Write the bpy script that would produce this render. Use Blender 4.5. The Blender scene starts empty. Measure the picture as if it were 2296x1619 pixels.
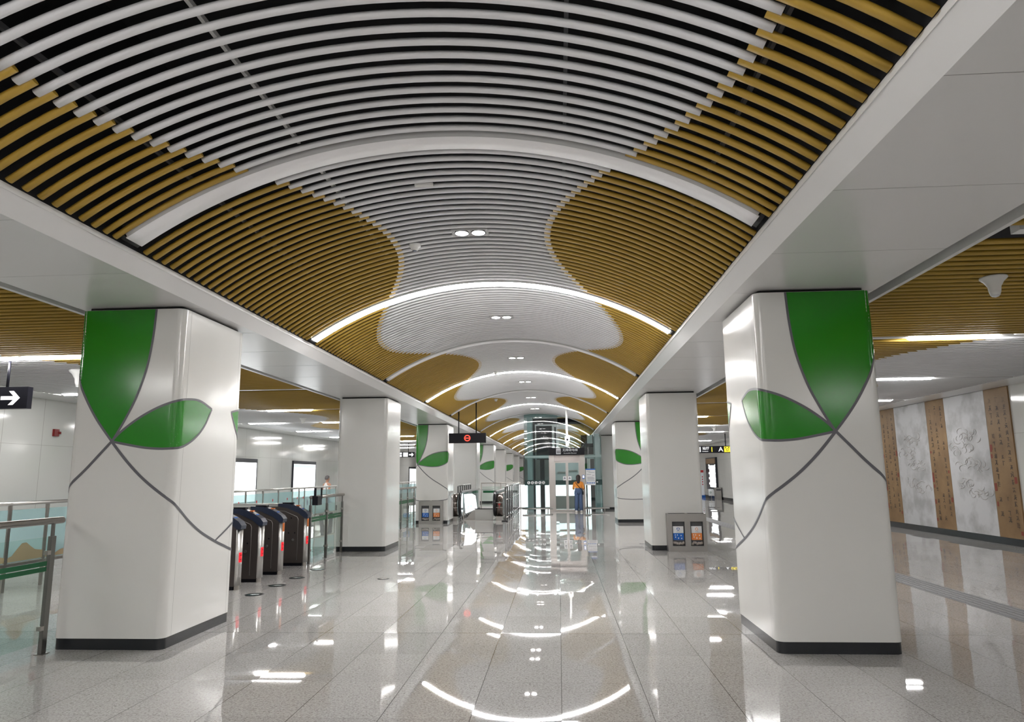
import bpy, math, random
from mathutils import Vector, Matrix
random.seed(7)
PI = math.pi
SC = bpy.context.scene
COL = SC.collection

# ------------------------------------------------------------------ camera, world, exposure
FPX, PITCH, YAW, ROLL = 1551.79, 0.1626, 0.0652, -0.0106
def set_camera():
    c, s = math.cos(YAW), math.sin(YAW)
    fwd = Vector((-s, c, 0)); right = Vector((c, s, 0)); up = Vector((0, 0, 1))
    cp, sp = math.cos(PITCH), math.sin(PITCH)
    fw = fwd * cp + up * sp; u = up * cp - fwd * sp
    cr, sr = math.cos(ROLL), math.sin(ROLL)
    r2 = right * cr + u * sr; u2 = u * cr - right * sr
    cam = bpy.data.cameras.new('camera'); o = bpy.data.objects.new('camera', cam); COL.objects.link(o)
    cam.sensor_fit = 'HORIZONTAL'; cam.sensor_width = 36.0; cam.lens = FPX * 36.0 / 2296.0
    cam.clip_start = 0.05; cam.clip_end = 300
    o.matrix_world = Matrix(((r2.x, u2.x, -fw.x, 0), (r2.y, u2.y, -fw.y, 0), (r2.z, u2.z, -fw.z, 1.5), (0, 0, 0, 1)))
    SC.camera = o
set_camera()
world = bpy.data.worlds.new('world'); SC.world = world; world.use_nodes = True
world.node_tree.nodes['Background'].inputs[0].default_value = (0.5, 0.52, 0.55, 1)
world.node_tree.nodes['Background'].inputs[1].default_value = 0.05
SC.view_settings.view_transform = 'Standard'; SC.view_settings.look = 'None'
SC.view_settings.gamma = 1.0; SC.view_settings.use_curve_mapping = False
SC.view_settings.exposure = 2.6
LIT = 11.0            # emission of the lit vault arches
AISLE_LIT = 11.0      # emission of the lit aisle tubes
SPOT = 9.0          # emission of the twin downlights

# ------------------------------------------------------------------ measured layout (metres)
XC = -0.876                          # nave centre line
A0, AP = 4.87, 3.9679                # light arches
CY0, CP, CD = 6.2204, 7.9358, 1.2757 # column front, pitch, depth
LO, LI, RI, RO, CH = -4.5838, -3.5302, 1.7918, 2.8145, 3.10
BL, BR = -3.3085, 1.5294             # nave edges of the beams
WL, WR, WH = -10.65, 9.0, 3.15
YB, YE = -14.5, 76.0
VZ, VR, VS = -0.199, 4.184, 4.206        # vault axis height, light radius, slat radius
AZ = 3.13                            # aisle slat underside
SP0, SPP, SPN = 0.205, (AP - 0.205 - 0.165) / 28.0, 29

# ------------------------------------------------------------------ materials
def mat(name, col, rough=0.5, metal=0.0, spec=0.5, coat=0.0, emis=None, estr=0.0):
    m = bpy.data.materials.new(name); m.use_nodes = True
    b = m.node_tree.nodes['Principled BSDF']
    b.inputs['Base Color'].default_value = (*col, 1); b.inputs['Roughness'].default_value = rough
    b.inputs['Metallic'].default_value = metal; b.inputs['Specular IOR Level'].default_value = spec
    b.inputs['Coat Weight'].default_value = coat; b.inputs['Coat Roughness'].default_value = 0.05
    if emis:
        b.inputs['Emission Color'].default_value = (*emis, 1); b.inputs['Emission Strength'].default_value = estr
    return m
def nodes(m): return m.node_tree.nodes, m.node_tree.links, m.node_tree.nodes['Principled BSDF']
def wave_bump(m, scale, strength, dist=0.01, stretch=(1, 1, 1)):
    N, L, b = nodes(m)
    g = N.new('ShaderNodeNewGeometry'); mp = N.new('ShaderNodeMapping'); mp.inputs['Scale'].default_value = stretch
    t = N.new('ShaderNodeTexNoise'); t.inputs['Scale'].default_value = scale; t.inputs['Detail'].default_value = 1
    bu = N.new('ShaderNodeBump'); bu.inputs['Strength'].default_value = strength; bu.inputs['Distance'].default_value = dist
    L.new(g.outputs['Position'], mp.inputs['Vector']); L.new(mp.outputs[0], t.inputs['Vector'])
    L.new(t.outputs['Fac'], bu.inputs['Height']); L.new(bu.outputs[0], b.inputs['Normal'])
    if 'Coat Normal' in b.inputs: L.new(bu.outputs[0], b.inputs['Coat Normal'])

M = {}
EK = 2 ** -2.6         # keeps small self-lit signs at their own brightness under this exposure
M['enamel'] = mat('white_enamel', (0.72, 0.715, 0.69), 0.16, spec=0.6); wave_bump(M['enamel'], 1.6, 0.35, 0.02, (1, 1, 0.5))
M['green'] = mat('leaf_green', (0.018, 0.235, 0.010), 0.16, spec=0.6); wave_bump(M['green'], 1.6, 0.35, 0.02, (1, 1, 0.5))
M['outline'] = mat('grey_outline', (0.13, 0.13, 0.145), 0.3)
M['plinth'] = mat('dark_plinth', (0.016, 0.018, 0.021), 0.22)
M['seam'] = mat('seam_shadow', (0.30, 0.30, 0.29), 0.5)
M['dark'] = mat('black_gap', (0.008, 0.008, 0.009), 0.7)
M['plenum'] = mat('black_plenum', (0.006, 0.006, 0.008), 0.9)
M['wslat'] = mat('white_slat', (0.80, 0.80, 0.815), 0.42)
M['gslat'] = mat('gold_slat', (0.44, 0.275, 0.036), 0.42)
M['rail'] = mat('carrier_steel', (0.12, 0.12, 0.13), 0.5, 0.5)
M['steel'] = mat('stainless', (0.50, 0.47, 0.44), 0.28, 1.0)
M['steelb'] = mat('stainless_bright', (0.66, 0.65, 0.63), 0.18, 1.0)
M['brushed'] = mat('brushed_steel', (0.40, 0.385, 0.365), 0.42, 0.85)
M['soffit'] = mat('soffit_panel', (0.71, 0.705, 0.70), 0.22, 0.0, spec=0.55)
M['trimw'] = mat('white_trim', (0.72, 0.72, 0.71), 0.3)
M['housing'] = mat('light_housing', (0.50, 0.50, 0.50), 0.45)
M['unlit'] = mat('unlit_diffuser', (0.95, 0.94, 0.95), 0.30)
M['lit'] = mat('lit_diffuser', (0.9, 0.9, 0.9), 0.4, emis=(1.0, 0.985, 0.975), estr=LIT)
M['dim'] = mat('dim_diffuser', (0.8, 0.8, 0.8), 0.4)
M['alit'] = mat('aisle_tube', (0.9, 0.9, 0.9), 0.4, emis=(1.0, 0.99, 0.98), estr=AISLE_LIT)
M['spot'] = mat('downlight_lamp', (1, 1, 1), 0.3, emis=(1.0, 0.96, 0.93), estr=SPOT)
M['black'] = mat('black_plastic', (0.008, 0.008, 0.012), 0.35, spec=0.2)
M['rubber'] = mat('black_handrail', (0.008, 0.008, 0.010), 0.28)
M['bronze'] = mat('bronze_steel', (0.17, 0.14, 0.125), 0.25, 0.85)
M['railsteel'] = mat('dark_rail_steel', (0.13, 0.13, 0.13), 0.4, 0.6)
M['poststeel'] = mat('post_steel', (0.24, 0.235, 0.225), 0.3, 0.9)
M['navy'] = mat('navy_cover', (0.020, 0.028, 0.052), 0.3)
M['gateside'] = mat('dark_bronze_panel', (0.085, 0.072, 0.067), 0.32, 0.45)
M['orange'] = mat('orange_label', (0.62, 0.17, 0.03), 0.5)
M['orangep'] = mat('orange_print', (0.80, 0.25, 0.06), 0.5)
M['blue'] = mat('blue_print', (0.01, 0.13, 0.52), 0.5)
M['white'] = mat('white_print', (0.80, 0.81, 0.82), 0.5)
M['textgrey'] = mat('grey_print', (0.22, 0.24, 0.30), 0.6)
M['ledred'] = mat('led_red', (0.4, 0.01, 0.01), 0.4, emis=(1.0, 0.012, 0.03), estr=0.85 * EK)
M['ledring'] = mat('led_ring', (0.6, 0.02, 0.01), 0.4, emis=(1.0, 0.07, 0.04), estr=1.7 * EK)
M['ledwhite'] = mat('lit_white_print', (0.9, 0.9, 0.9), 0.4, emis=(0.96, 0.98, 1.0), estr=1.2 * EK)
M['softwhite'] = mat('pale_print', (0.62, 0.64, 0.66), 0.4, emis=(0.9, 0.95, 1.0), estr=0.12 * EK)
M['ledyel'] = mat('lit_yellow_print', (0.9, 0.7, 0.02), 0.4, emis=(1.0, 0.80, 0.05), estr=1.0 * EK)
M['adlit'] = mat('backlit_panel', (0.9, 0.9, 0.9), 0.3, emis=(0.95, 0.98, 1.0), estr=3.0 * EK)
M['adblue'] = mat('advert_blue_tint', (0.4, 0.75, 0.85), 0.3, emis=(0.55, 0.85, 0.95), estr=1.0 * EK)
M['frame'] = mat('black_frame', (0.012, 0.014, 0.022), 0.3)
M['stripe'] = mat('green_stripe', (0.0, 0.115, 0.035), 0.4)
M['red'] = mat('dark_red', (0.20, 0.008, 0.008), 0.3)
M['redp'] = mat('red_print', (0.55, 0.03, 0.03), 0.5)
M['teal'] = mat('teal_steel', (0.30, 0.39, 0.39), 0.3, 0.3)
M['tealdark'] = mat('dark_teal', (0.010, 0.040, 0.038), 0.3)
M['shaft'] = mat('shaft_black', (0.006, 0.007, 0.010), 0.5, spec=0.15)
M['pinksteel'] = mat('portal_header', (0.62, 0.56, 0.54), 0.25, 0.4)
M['portal'] = mat('portal_steel', (0.50, 0.47, 0.45), 0.30, 0.9)
M['cabin'] = mat('cabin_panel', (0.62, 0.70, 0.70), 0.35)
M['skin'] = mat('skin', (0.55, 0.28, 0.18), 0.5)
M['hair'] = mat('dark_hair', (0.022, 0.010, 0.009), 0.5)
M['greyhair'] = mat('grey_hair', (0.12, 0.11, 0.11), 0.6)
M['shirt'] = mat('orange_shirt', (0.78, 0.30, 0.05), 0.8)
M['jeans'] = mat('denim', (0.075, 0.12, 0.23), 0.85)
M['shoe'] = mat('white_shoe', (0.75, 0.74, 0.70), 0.5)
M['vest'] = mat('white_vest', (0.82, 0.82, 0.82), 0.8)
M['trousers'] = mat('grey_trousers', (0.10, 0.10, 0.12), 0.8)
M['sand'] = mat('sand_print', (0.40, 0.30, 0.17), 0.6)
M['tactile'] = mat('grey_tactile', (0.20, 0.20, 0.205), 0.5)
M['lampbox'] = mat('lamp_box', (0.10, 0.10, 0.10), 0.6)
M['litter'] = mat('rubbish', (0.34, 0.30, 0.27), 0.6)
M['bindark'] = mat('bin_recess', (0.07, 0.07, 0.075), 0.4)
M['beige'] = mat('beige_board', (0.50, 0.50, 0.48), 0.5)
M['ceramic'] = mat('white_device', (0.78, 0.78, 0.76), 0.35)

def glass(name, tint, refl=0.5, body=None, bodyf=0.0, ior=1.5):
    m = bpy.data.materials.new(name); m.use_nodes = True
    N, L = m.node_tree.nodes, m.node_tree.links; N.clear()
    out = N.new('ShaderNodeOutputMaterial'); tr = N.new('ShaderNodeBsdfTransparent'); tr.inputs[0].default_value = (*tint, 1)
    gl = N.new('ShaderNodeBsdfGlossy'); gl.inputs['Roughness'].default_value = 0.02; gl.inputs[0].default_value = (1, 1, 1, 1)
    fr = N.new('ShaderNodeFresnel'); fr.inputs[0].default_value = ior
    mu = N.new('ShaderNodeMath'); mu.operation = 'MULTIPLY_ADD'; mu.inputs[1].default_value = 1.0; mu.inputs[2].default_value = refl; mu.use_clamp = True
    L.new(fr.outputs[0], mu.inputs[0])
    ge = N.new('ShaderNodeNewGeometry'); inv = N.new('ShaderNodeMath'); inv.operation = 'SUBTRACT'; inv.inputs[0].default_value = 1.0; L.new(ge.outputs['Backfacing'], inv.inputs[1])
    mm = N.new('ShaderNodeMath'); mm.operation = 'MULTIPLY'; L.new(mu.outputs[0], mm.inputs[0]); L.new(inv.outputs[0], mm.inputs[1]); mu = mm
    base = tr
    if body:
        df = N.new('ShaderNodeBsdfDiffuse'); df.inputs[0].default_value = (*body, 1)
        mx0 = N.new('ShaderNodeMixShader'); mx0.inputs[0].default_value = bodyf
        L.new(tr.outputs[0], mx0.inputs[1]); L.new(df.outputs[0], mx0.inputs[2]); base = mx0
    mx = N.new('ShaderNodeMixShader'); L.new(mu.outputs[0], mx.inputs[0]); L.new(base.outputs[0], mx.inputs[1]); L.new(gl.outputs[0], mx.inputs[2])
    L.new(mx.outputs[0], out.inputs[0]); return m
M['glass'] = glass('clear_glass', (0.90, 0.955, 0.93), 0.0)
M['frost'] = glass('pale_blue_glass', (0.84, 0.95, 0.95), 0.0, (0.62, 0.85, 0.87), 0.55)
M['lift_glass'] = glass('lift_glass', (0.84, 0.90, 0.895), 0.06, (0.12, 0.18, 0.18), 0.04)
M['barglass'] = glass('balustrade_glass', (0.86, 0.93, 0.95), 0.04)

def floor_material():
    m = mat('polished_granite_tiles', (0.4, 0.38, 0.36), 0.08, spec=0.5); N, L, b = nodes(m)
    g = N.new('ShaderNodeNewGeometry'); sep = N.new('ShaderNodeSeparateXYZ'); L.new(g.outputs['Position'], sep.inputs[0])
    def math_(op, a, bb=None, c=None):
        n = N.new('ShaderNodeMath'); n.operation = op
        for i, v in enumerate((a, bb, c)):
            if v is None: continue
            if isinstance(v, (int, float)): n.inputs[i].default_value = v
            else: L.new(v, n.inputs[i])
        return n.outputs[0]
    tx, ty = 0.5715, 0.790
    ux = math_('DIVIDE', math_('ADD', sep.outputs[0], 0.014), tx); uy = math_('DIVIDE', math_('ADD', sep.outputs[1], -6.943), ty)
    fx, fy = math_('FRACT', ux), math_('FRACT', uy)
    ex = math_('MULTIPLY', math_('MINIMUM', fx, math_('SUBTRACT', 1.0, fx)), tx)
    ey = math_('MULTIPLY', math_('MINIMUM', fy, math_('SUBTRACT', 1.0, fy)), ty)
    joint_x = math_('LESS_THAN', ex, 0.0026); joint_y = math_('LESS_THAN', ey, 0.0014)
    wide = math_('LESS_THAN', math_('ABSOLUTE', math_('ADD', sep.outputs[1], -6.943)), 0.004)
    joint = math_('MAXIMUM', math_('MAXIMUM', joint_x, wide), math_('MULTIPLY', joint_y, 0.6))
    cell = N.new('ShaderNodeCombineXYZ'); L.new(math_('FLOOR', ux), cell.inputs[0]); L.new(math_('FLOOR', uy), cell.inputs[1])
    wn = N.new('ShaderNodeTexWhiteNoise'); wn.noise_dimensions = '3D'; L.new(cell.outputs[0], wn.inputs['Vector'])
    # granite speckle
    v1 = N.new('ShaderNodeTexVoronoi'); v1.inputs['Scale'].default_value = 130
    n1 = N.new('ShaderNodeTexNoise'); n1.inputs['Scale'].default_value = 60; n1.inputs['Detail'].default_value = 4; n1.inputs['Roughness'].default_value = 0.75
    L.new(g.outputs['Position'], v1.inputs['Vector']); L.new(g.outputs['Position'], n1.inputs['Vector'])
    r1 = N.new('ShaderNodeValToRGB'); e = r1.color_ramp.elements
    e[0].position = 0.30; e[0].color = (0.29, 0.278, 0.268, 1); e[1].position = 0.62; e[1].color = (0.535, 0.522, 0.51, 1)
    L.new(n1.outputs['Fac'], r1.inputs[0])
    sv = N.new('ShaderNodeSeparateColor'); L.new(v1.outputs['Color'], sv.inputs[0])
    spk = math_('GREATER_THAN', sv.outputs[0], 0.90)
    mx1 = N.new('ShaderNodeMix'); mx1.data_type = 'RGBA'; L.new(math_('MULTIPLY', spk, 0.42), mx1.inputs[0]); L.new(r1.outputs[0], mx1.inputs[6]); mx1.inputs[7].default_value = (0.09, 0.07, 0.06, 1)
    big = N.new('ShaderNodeTexNoise'); big.inputs['Scale'].default_value = 1.3; L.new(g.outputs['Position'], big.inputs['Vector'])
    val = math_('ADD', math_('MULTIPLY', wn.outputs['Value'], 0.10), math_('MULTIPLY_ADD', big.outputs['Fac'], 0.14, 0.86))
    hs = N.new('ShaderNodeHueSaturation'); L.new(val, hs.inputs['Value']); L.new(mx1.outputs[2], hs.inputs['Color'])
    mx2 = N.new('ShaderNodeMix'); mx2.data_type = 'RGBA'; L.new(math_('MULTIPLY', joint, 0.75), mx2.inputs[0]); L.new(hs.outputs[0], mx2.inputs[6]); mx2.inputs[7].default_value = (0.035, 0.03, 0.028, 1)
    L.new(mx2.outputs[2], b.inputs['Base Color'])
    # every slab lies at its own very slight tilt
    sub = N.new('ShaderNodeVectorMath'); sub.operation = 'SUBTRACT'; sub.inputs[1].default_value = (0.5, 0.5, 0.5); L.new(wn.outputs['Color'], sub.inputs[0])
    scl = N.new('ShaderNodeVectorMath'); scl.operation = 'MULTIPLY'; scl.inputs[1].default_value = (0.011, 0.011, 0.0); L.new(sub.outputs[0], scl.inputs[0])
    add = N.new('ShaderNodeVectorMath'); L.new(g.outputs['Normal'], add.inputs[0]); L.new(scl.outputs[0], add.inputs[1])
    nrm = N.new('ShaderNodeVectorMath'); nrm.operation = 'NORMALIZE'; L.new(add.outputs[0], nrm.inputs[0]); L.new(nrm.outputs[0], b.inputs['Normal'])
    b.inputs['Roughness'].default_value = 0.02
    b.inputs['Specular IOR Level'].default_value = 0.5
    return m
M['floor'] = floor_material()

def panel_wall_material(name, col, pw, y0, zh, rough):
    m = mat(name, col, rough, spec=0.55); N, L, b = nodes(m)
    g = N.new('ShaderNodeNewGeometry'); sep = N.new('ShaderNodeSeparateXYZ'); L.new(g.outputs['Position'], sep.inputs[0])
    def line(src, off, period, w):
        a = N.new('ShaderNodeMath'); a.operation = 'ADD'; a.inputs[1].default_value = -off; L.new(src, a.inputs[0])
        d = N.new('ShaderNodeMath'); d.operation = 'PINGPONG'; d.inputs[1].default_value = period / 2; L.new(a.outputs[0], d.inputs[0])
        c = N.new('ShaderNodeMath'); c.operation = 'LESS_THAN'; c.inputs[1].default_value = w; L.new(d.outputs[0], c.inputs[0]); return c.outputs[0]
    a = line(sep.outputs[1], y0, pw, 0.005); c = line(sep.outputs[2], zh, 1.9, 0.003)
    mxx = N.new('ShaderNodeMath'); mxx.operation = 'MAXIMUM'; L.new(a, mxx.inputs[0]); L.new(c, mxx.inputs[1])
    mu = N.new('ShaderNodeMath'); mu.operation = 'MULTIPLY'; mu.inputs[1].default_value = 0.55; L.new(mxx.outputs[0], mu.inputs[0])
    mx = N.new('ShaderNodeMix'); mx.data_type = 'RGBA'; L.new(mu.outputs[0], mx.inputs[0]); mx.inputs[6].default_value = (*col, 1); mx.inputs[7].default_value = (0.16, 0.14, 0.12, 1)
    L.new(mx.outputs[2], b.inputs['Base Color'])
    t = N.new('ShaderNodeTexNoise'); t.inputs['Scale'].default_value = 1.1; t.inputs['Detail'].default_value = 1
    bu = N.new('ShaderNodeBump'); bu.inputs['Strength'].default_value = 0.16; bu.inputs['Distance'].default_value = 0.02
    L.new(g.outputs['Position'], t.inputs['Vector']); L.new(t.outputs['Fac'], bu.inputs['Height']); L.new(bu.outputs[0], b.inputs['Normal'])
    return m
M['wallp'] = panel_wall_material('enamel_wall_panels', (0.64, 0.64, 0.61), 1.05, 13.70, 2.2, 0.09)

def scroll_material():
    m = mat('aged_silk', (0.36, 0.22, 0.10), 0.55); N, L, b = nodes(m)
    g = N.new('ShaderNodeNewGeometry'); t = N.new('ShaderNodeTexNoise'); t.inputs['Scale'].default_value = 2.5; t.inputs['Detail'].default_value = 6
    r = N.new('ShaderNodeValToRGB'); e = r.color_ramp.elements; e[0].position = 0.3; e[0].color = (0.20, 0.115, 0.048, 1); e[1].position = 0.7; e[1].color = (0.30, 0.185, 0.083, 1)
    L.new(g.outputs['Position'], t.inputs['Vector']); L.new(t.outputs['Fac'], r.inputs[0]); L.new(r.outputs[0], b.inputs['Base Color']); return m
M['scroll'] = scroll_material()
def relief_material():
    m = mat('carved_white_stone', (0.56, 0.56, 0.57), 0.5); N, L, b = nodes(m)
    g = N.new('ShaderNodeNewGeometry'); t = N.new('ShaderNodeTexNoise'); t.inputs['Scale'].default_value = 2.2; t.inputs['Detail'].default_value = 7
    r = N.new('ShaderNodeValToRGB'); e = r.color_ramp.elements; e[0].position = 0.36; e[0].color = (0.40, 0.40, 0.40, 1); e[1].position = 0.55; e[1].color = (0.58, 0.58, 0.59, 1)
    bu = N.new('ShaderNodeBump'); bu.inputs['Strength'].default_value = 0.25; bu.inputs['Distance'].default_value = 0.01
    L.new(g.outputs['Position'], t.inputs['Vector']); L.new(t.outputs['Fac'], r.inputs[0]); L.new(r.outputs[0], b.inputs['Base Color'])
    L.new(t.outputs['Fac'], bu.inputs['Height']); L.new(bu.outputs[0], b.inputs['Normal']); return m
M['relief'] = relief_material()
M['carve'] = mat('relief_ridge', (0.50, 0.485, 0.475), 0.5)
M['wash'] = mat('ink_wash', (0.30, 0.305, 0.30), 0.6)
M['ink'] = mat('ink', (0.07, 0.045, 0.027), 0.6)
M['inkfaint'] = mat('faint_ink', (0.17, 0.105, 0.05), 0.6)
M['seal'] = mat('seal_red', (0.24, 0.045, 0.025), 0.6)

# brushed look for gate fronts
def streaks(m):
    N, L, b = nodes(m); g = N.new('ShaderNodeNewGeometry'); mp = N.new('ShaderNodeMapping'); mp.inputs['Scale'].default_value = (60, 60, 0.8)
    t = N.new('ShaderNodeTexNoise'); t.inputs['Scale'].default_value = 1.0; t.inputs['Detail'].default_value = 3
    r = N.new('ShaderNodeMapRange'); r.inputs['To Min'].default_value = 0.18; r.inputs['To Max'].default_value = 0.5
    L.new(g.outputs['Position'], mp.inputs['Vector']); L.new(mp.outputs[0], t.inputs['Vector']); L.new(t.outputs['Fac'], r.inputs['Value']); L.new(r.outputs[0], b.inputs['Roughness'])
streaks(M['steelb'])

# ------------------------------------------------------------------ mesh helpers
class MB:
    def __init__(s): s.v = []; s.f = []; s.mi = []; s.sm = []
    def add(s, vs, fs, mi=0, smooth=False):
        k = len(s.v); s.v += [tuple(p) for p in vs]; s.f += [tuple(i + k for i in f) for f in fs]
        s.mi += [mi] * len(fs); s.sm += [smooth] * len(fs); return s
    def box(s, x0, x1, y0, y1, z0, z1, mi=0):
        vs = [(x0, y0, z0), (x1, y0, z0), (x1, y1, z0), (x0, y1, z0), (x0, y0, z1), (x1, y0, z1), (x1, y1, z1), (x0, y1, z1)]
        return s.add(vs, [(0, 3, 2, 1), (4, 5, 6, 7), (0, 1, 5, 4), (1, 2, 6, 5), (2, 3, 7, 6), (3, 0, 4, 7)], mi)
    def tube(s, pts, r, n=10, caps=True, mi=0, rz=None, ref=None):
        """round (or elliptical) tube through 3-D points; r number or list, rz second radius list"""
        pts = [Vector(p) for p in pts]; m = len(pts)
        rr = r if isinstance(r, (list, tuple)) else [r] * m; r2 = rz if rz else rr
        vs = []; side = Vector(ref) if ref else None
        for i, p in enumerate(pts):
            d = (pts[min(i + 1, m - 1)] - pts[max(i - 1, 0)]).normalized()
            if side is None:
                side = Vector((0, 0, 1)) if abs(d.z) < 0.9 else Vector((1, 0, 0))
            a = (side - d * side.dot(d)).normalized(); b = d.cross(a); side = a
            for k in range(n):
                t = 2 * PI * k / n; vs.append(p + a * (rr[i] * math.cos(t)) + b * (r2[i] * math.sin(t)))
        fs = [(i * n + k, i * n + (k + 1) % n, (i + 1) * n + (k + 1) % n, (i + 1) * n + k) for i in range(m - 1) for k in range(n)]
        s.add(vs, fs, mi, True)
        if caps:
            k0 = len(s.v) - len(vs)
            s.f.append(tuple(k0 + k for k in reversed(range(n)))); s.f.append(tuple(k0 + (m - 1) * n + k for k in range(n))); s.mi += [mi, mi]; s.sm += [False, False]
        return s
    def cyl(s, p0, p1, r, n=14, mi=0): return s.tube([p0, p1], r, n, True, mi)
    def lathe(s, prof, cx, cy, n=20, mi=0, axis='z', base=0):
        vs = []; m = len(prof)
        for r, h in prof:
            for k in range(n):
                t = 2 * PI * k / n; vs.append((cx + r * math.cos(t), cy + r * math.sin(t), base + h))
        fs = [(i * n + k, i * n + (k + 1) % n, (i + 1) * n + (k + 1) % n, (i + 1) * n + k) for i in range(m - 1) for k in range(n)]
        fs += [tuple(reversed(range(n))), tuple((m - 1) * n + k for k in range(n))]
        return s.add(vs, fs, mi, True)
    def prism(s, poly, plane, a, b, mi=0, smooth=False):
        """poly 2-D extruded between a and b along the axis missing from plane ('xz','yz','xy')"""
        def P(u, v, w): return {'xz': (u, w, v), 'yz': (w, u, v), 'xy': (u, v, w)}[plane]
        n = len(poly); vs = [P(u, v, a) for u, v in poly] + [P(u, v, b) for u, v in poly]
        fs = [tuple(range(n)), tuple(reversed(range(n, 2 * n)))]
        s.add(vs, fs, mi, False); k = len(s.v) - 2 * n
        for i in range(n):
            j = (i + 1) % n; s.f.append((k + i, k + n + i, k + n + j, k + j)); s.mi.append(mi); s.sm.append(smooth)
        return s
    def build(s, name, mats, parent=None, **props):
        me = bpy.data.meshes.new(name); me.from_pydata(s.v, [], s.f)
        for m_ in (mats if isinstance(mats, (list, tuple)) else [mats]): me.materials.append(M[m_])
        me.polygons.foreach_set('material_index', s.mi); me.polygons.foreach_set('use_smooth', s.sm); me.update()
        o = bpy.data.objects.new(name, me); COL.objects.link(o)
        if parent is not None:
            o.parent = parent
            o.location = -Vector(ORG.get(parent.name, (0, 0, 0))) if parent.name in ORG else (0, 0, 0)
        for k, v in props.items(): o[k] = v
        return o
ORG = {}
def fix_normals(o):
    import bmesh
    bm = bmesh.new(); bm.from_mesh(o.data); bmesh.ops.recalc_face_normals(bm, faces=bm.faces[:]); bm.to_mesh(o.data); bm.free(); return o
def thing(name, label, cat, loc=(0, 0, 0), group=None, kind=None):
    """empty at the thing's base; parts are written in world coordinates and shifted back by the same amount"""
    o = bpy.data.objects.new(name, None); COL.objects.link(o); o.empty_display_size = 0.2
    o.location = loc; ORG[o.name] = tuple(loc); o['label'] = label
    if kind: o['kind'] = kind
    else: o['category'] = cat
    if group: o['group'] = group
    return o
def tag(o, label, cat, group=None): 
    o['label'] = label; o['category'] = cat
    if group: o['group'] = group
    return o
def struct(o, label=None):
    o['kind'] = 'structure'
    if label: o['label'] = label
    return o
def text_geo(txt, size):
    cu = bpy.data.curves.new('t', 'FONT'); cu.body = txt; cu.size = size; cu.align_x = 'CENTER'; cu.align_y = 'CENTER'; cu.resolution_u = 3
    o = bpy.data.objects.new('t', cu); COL.objects.link(o)
    bpy.context.view_layer.update()
    me = bpy.data.meshes.new_from_object(o.evaluated_get(bpy.context.evaluated_depsgraph_get()))
    vs = [tuple(v.co) for v in me.vertices]; fs = [tuple(p.vertices) for p in me.polygons]
    bpy.data.objects.remove(o); bpy.data.curves.remove(cu); bpy.data.meshes.remove(me); return vs, fs
def text_on(mb, txt, size, cx, y, cz, mi=0, sx=1.0):
    vs, fs = text_geo(txt, size); mb.add([(cx + a * sx, y, cz + b) for a, b, _ in vs], fs, mi); return mb
def flat(mb, poly, y, mi=0):   # polygon in xz facing -y
    mb.add([(a, y, b) for a, b in poly], [tuple(range(len(poly)))], mi); return mb
def disc_poly(cx, cz, r, n=20, a0=0, a1=2 * PI):
    return [(cx + r * math.cos(a0 + (a1 - a0) * k / n), cz + r * math.sin(a0 + (a1 - a0) * k / n)) for k in range(n)]
def ring(mb, cx, cz, r0, r1, y, mi=0, n=28):
    vs = []; 
    for k in range(n):
        t = 2 * PI * k / n; vs += [(cx + r0 * math.cos(t), y, cz + r0 * math.sin(t)), (cx + r1 * math.cos(t), y, cz + r1 * math.sin(t))]
    mb.add(vs, [(2 * k, 2 * k + 1, (2 * k + 3) % (2 * n), (2 * k + 2) % (2 * n)) for k in range(n)], mi)

# ------------------------------------------------------------------ the hall
struct(MB().box(WL - 0.2, WR + 0.2, YB, YE, -0.2, 0.0).build('floor', 'floor'), 'polished speckled grey granite tile floor')
struct(MB().box(WL - 0.2, WL, YB, YE, 0.0, 4.2).build('wall_left', 'wallp'), 'glossy white panelled wall of the left aisle')
struct(MB().box(WR, WR + 0.2, YB, YE, 0.0, 4.2).build('wall_right', 'wallp'), 'glossy white panelled wall of the right aisle')
struct(MB().box(WL, WR, YE, YE + 0.2, 0.0, 5.2).build('wall_far', 'wallp'), 'end wall of the hall')
struct(MB().box(WL, WR, YB - 0.2, YB, 0.0, 5.2).build('wall_near', 'wallp'), 'wall behind the viewer')
struct(MB().box(WR - 0.02, WR, YB, YE, 0.0, 0.145).build('baseboard_right', 'plinth'), 'dark skirting of the right wall')
struct(MB().box(WL, WL + 0.02, YB, YE, 0.0, 0.145).build('baseboard_left', 'plinth'), 'dark skirting of the left wall')
# dark void above the slats
struct(MB().box(BL - 0.3, BR + 0.3, YB, YE, 5.0, 5.1).build('ceiling', 'plenum'), 'black void above the vaulted slats')
struct(MB().box(WL, LO - 0.05, YB, YE, 3.75, 3.85).build('ceiling', 'plenum'), 'black void above the left aisle slats')
struct(MB().box(RO + 0.1, WR, YB, YE, 3.75, 3.85).build('ceiling', 'plenum'), 'black void above the right aisle slats')

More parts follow.
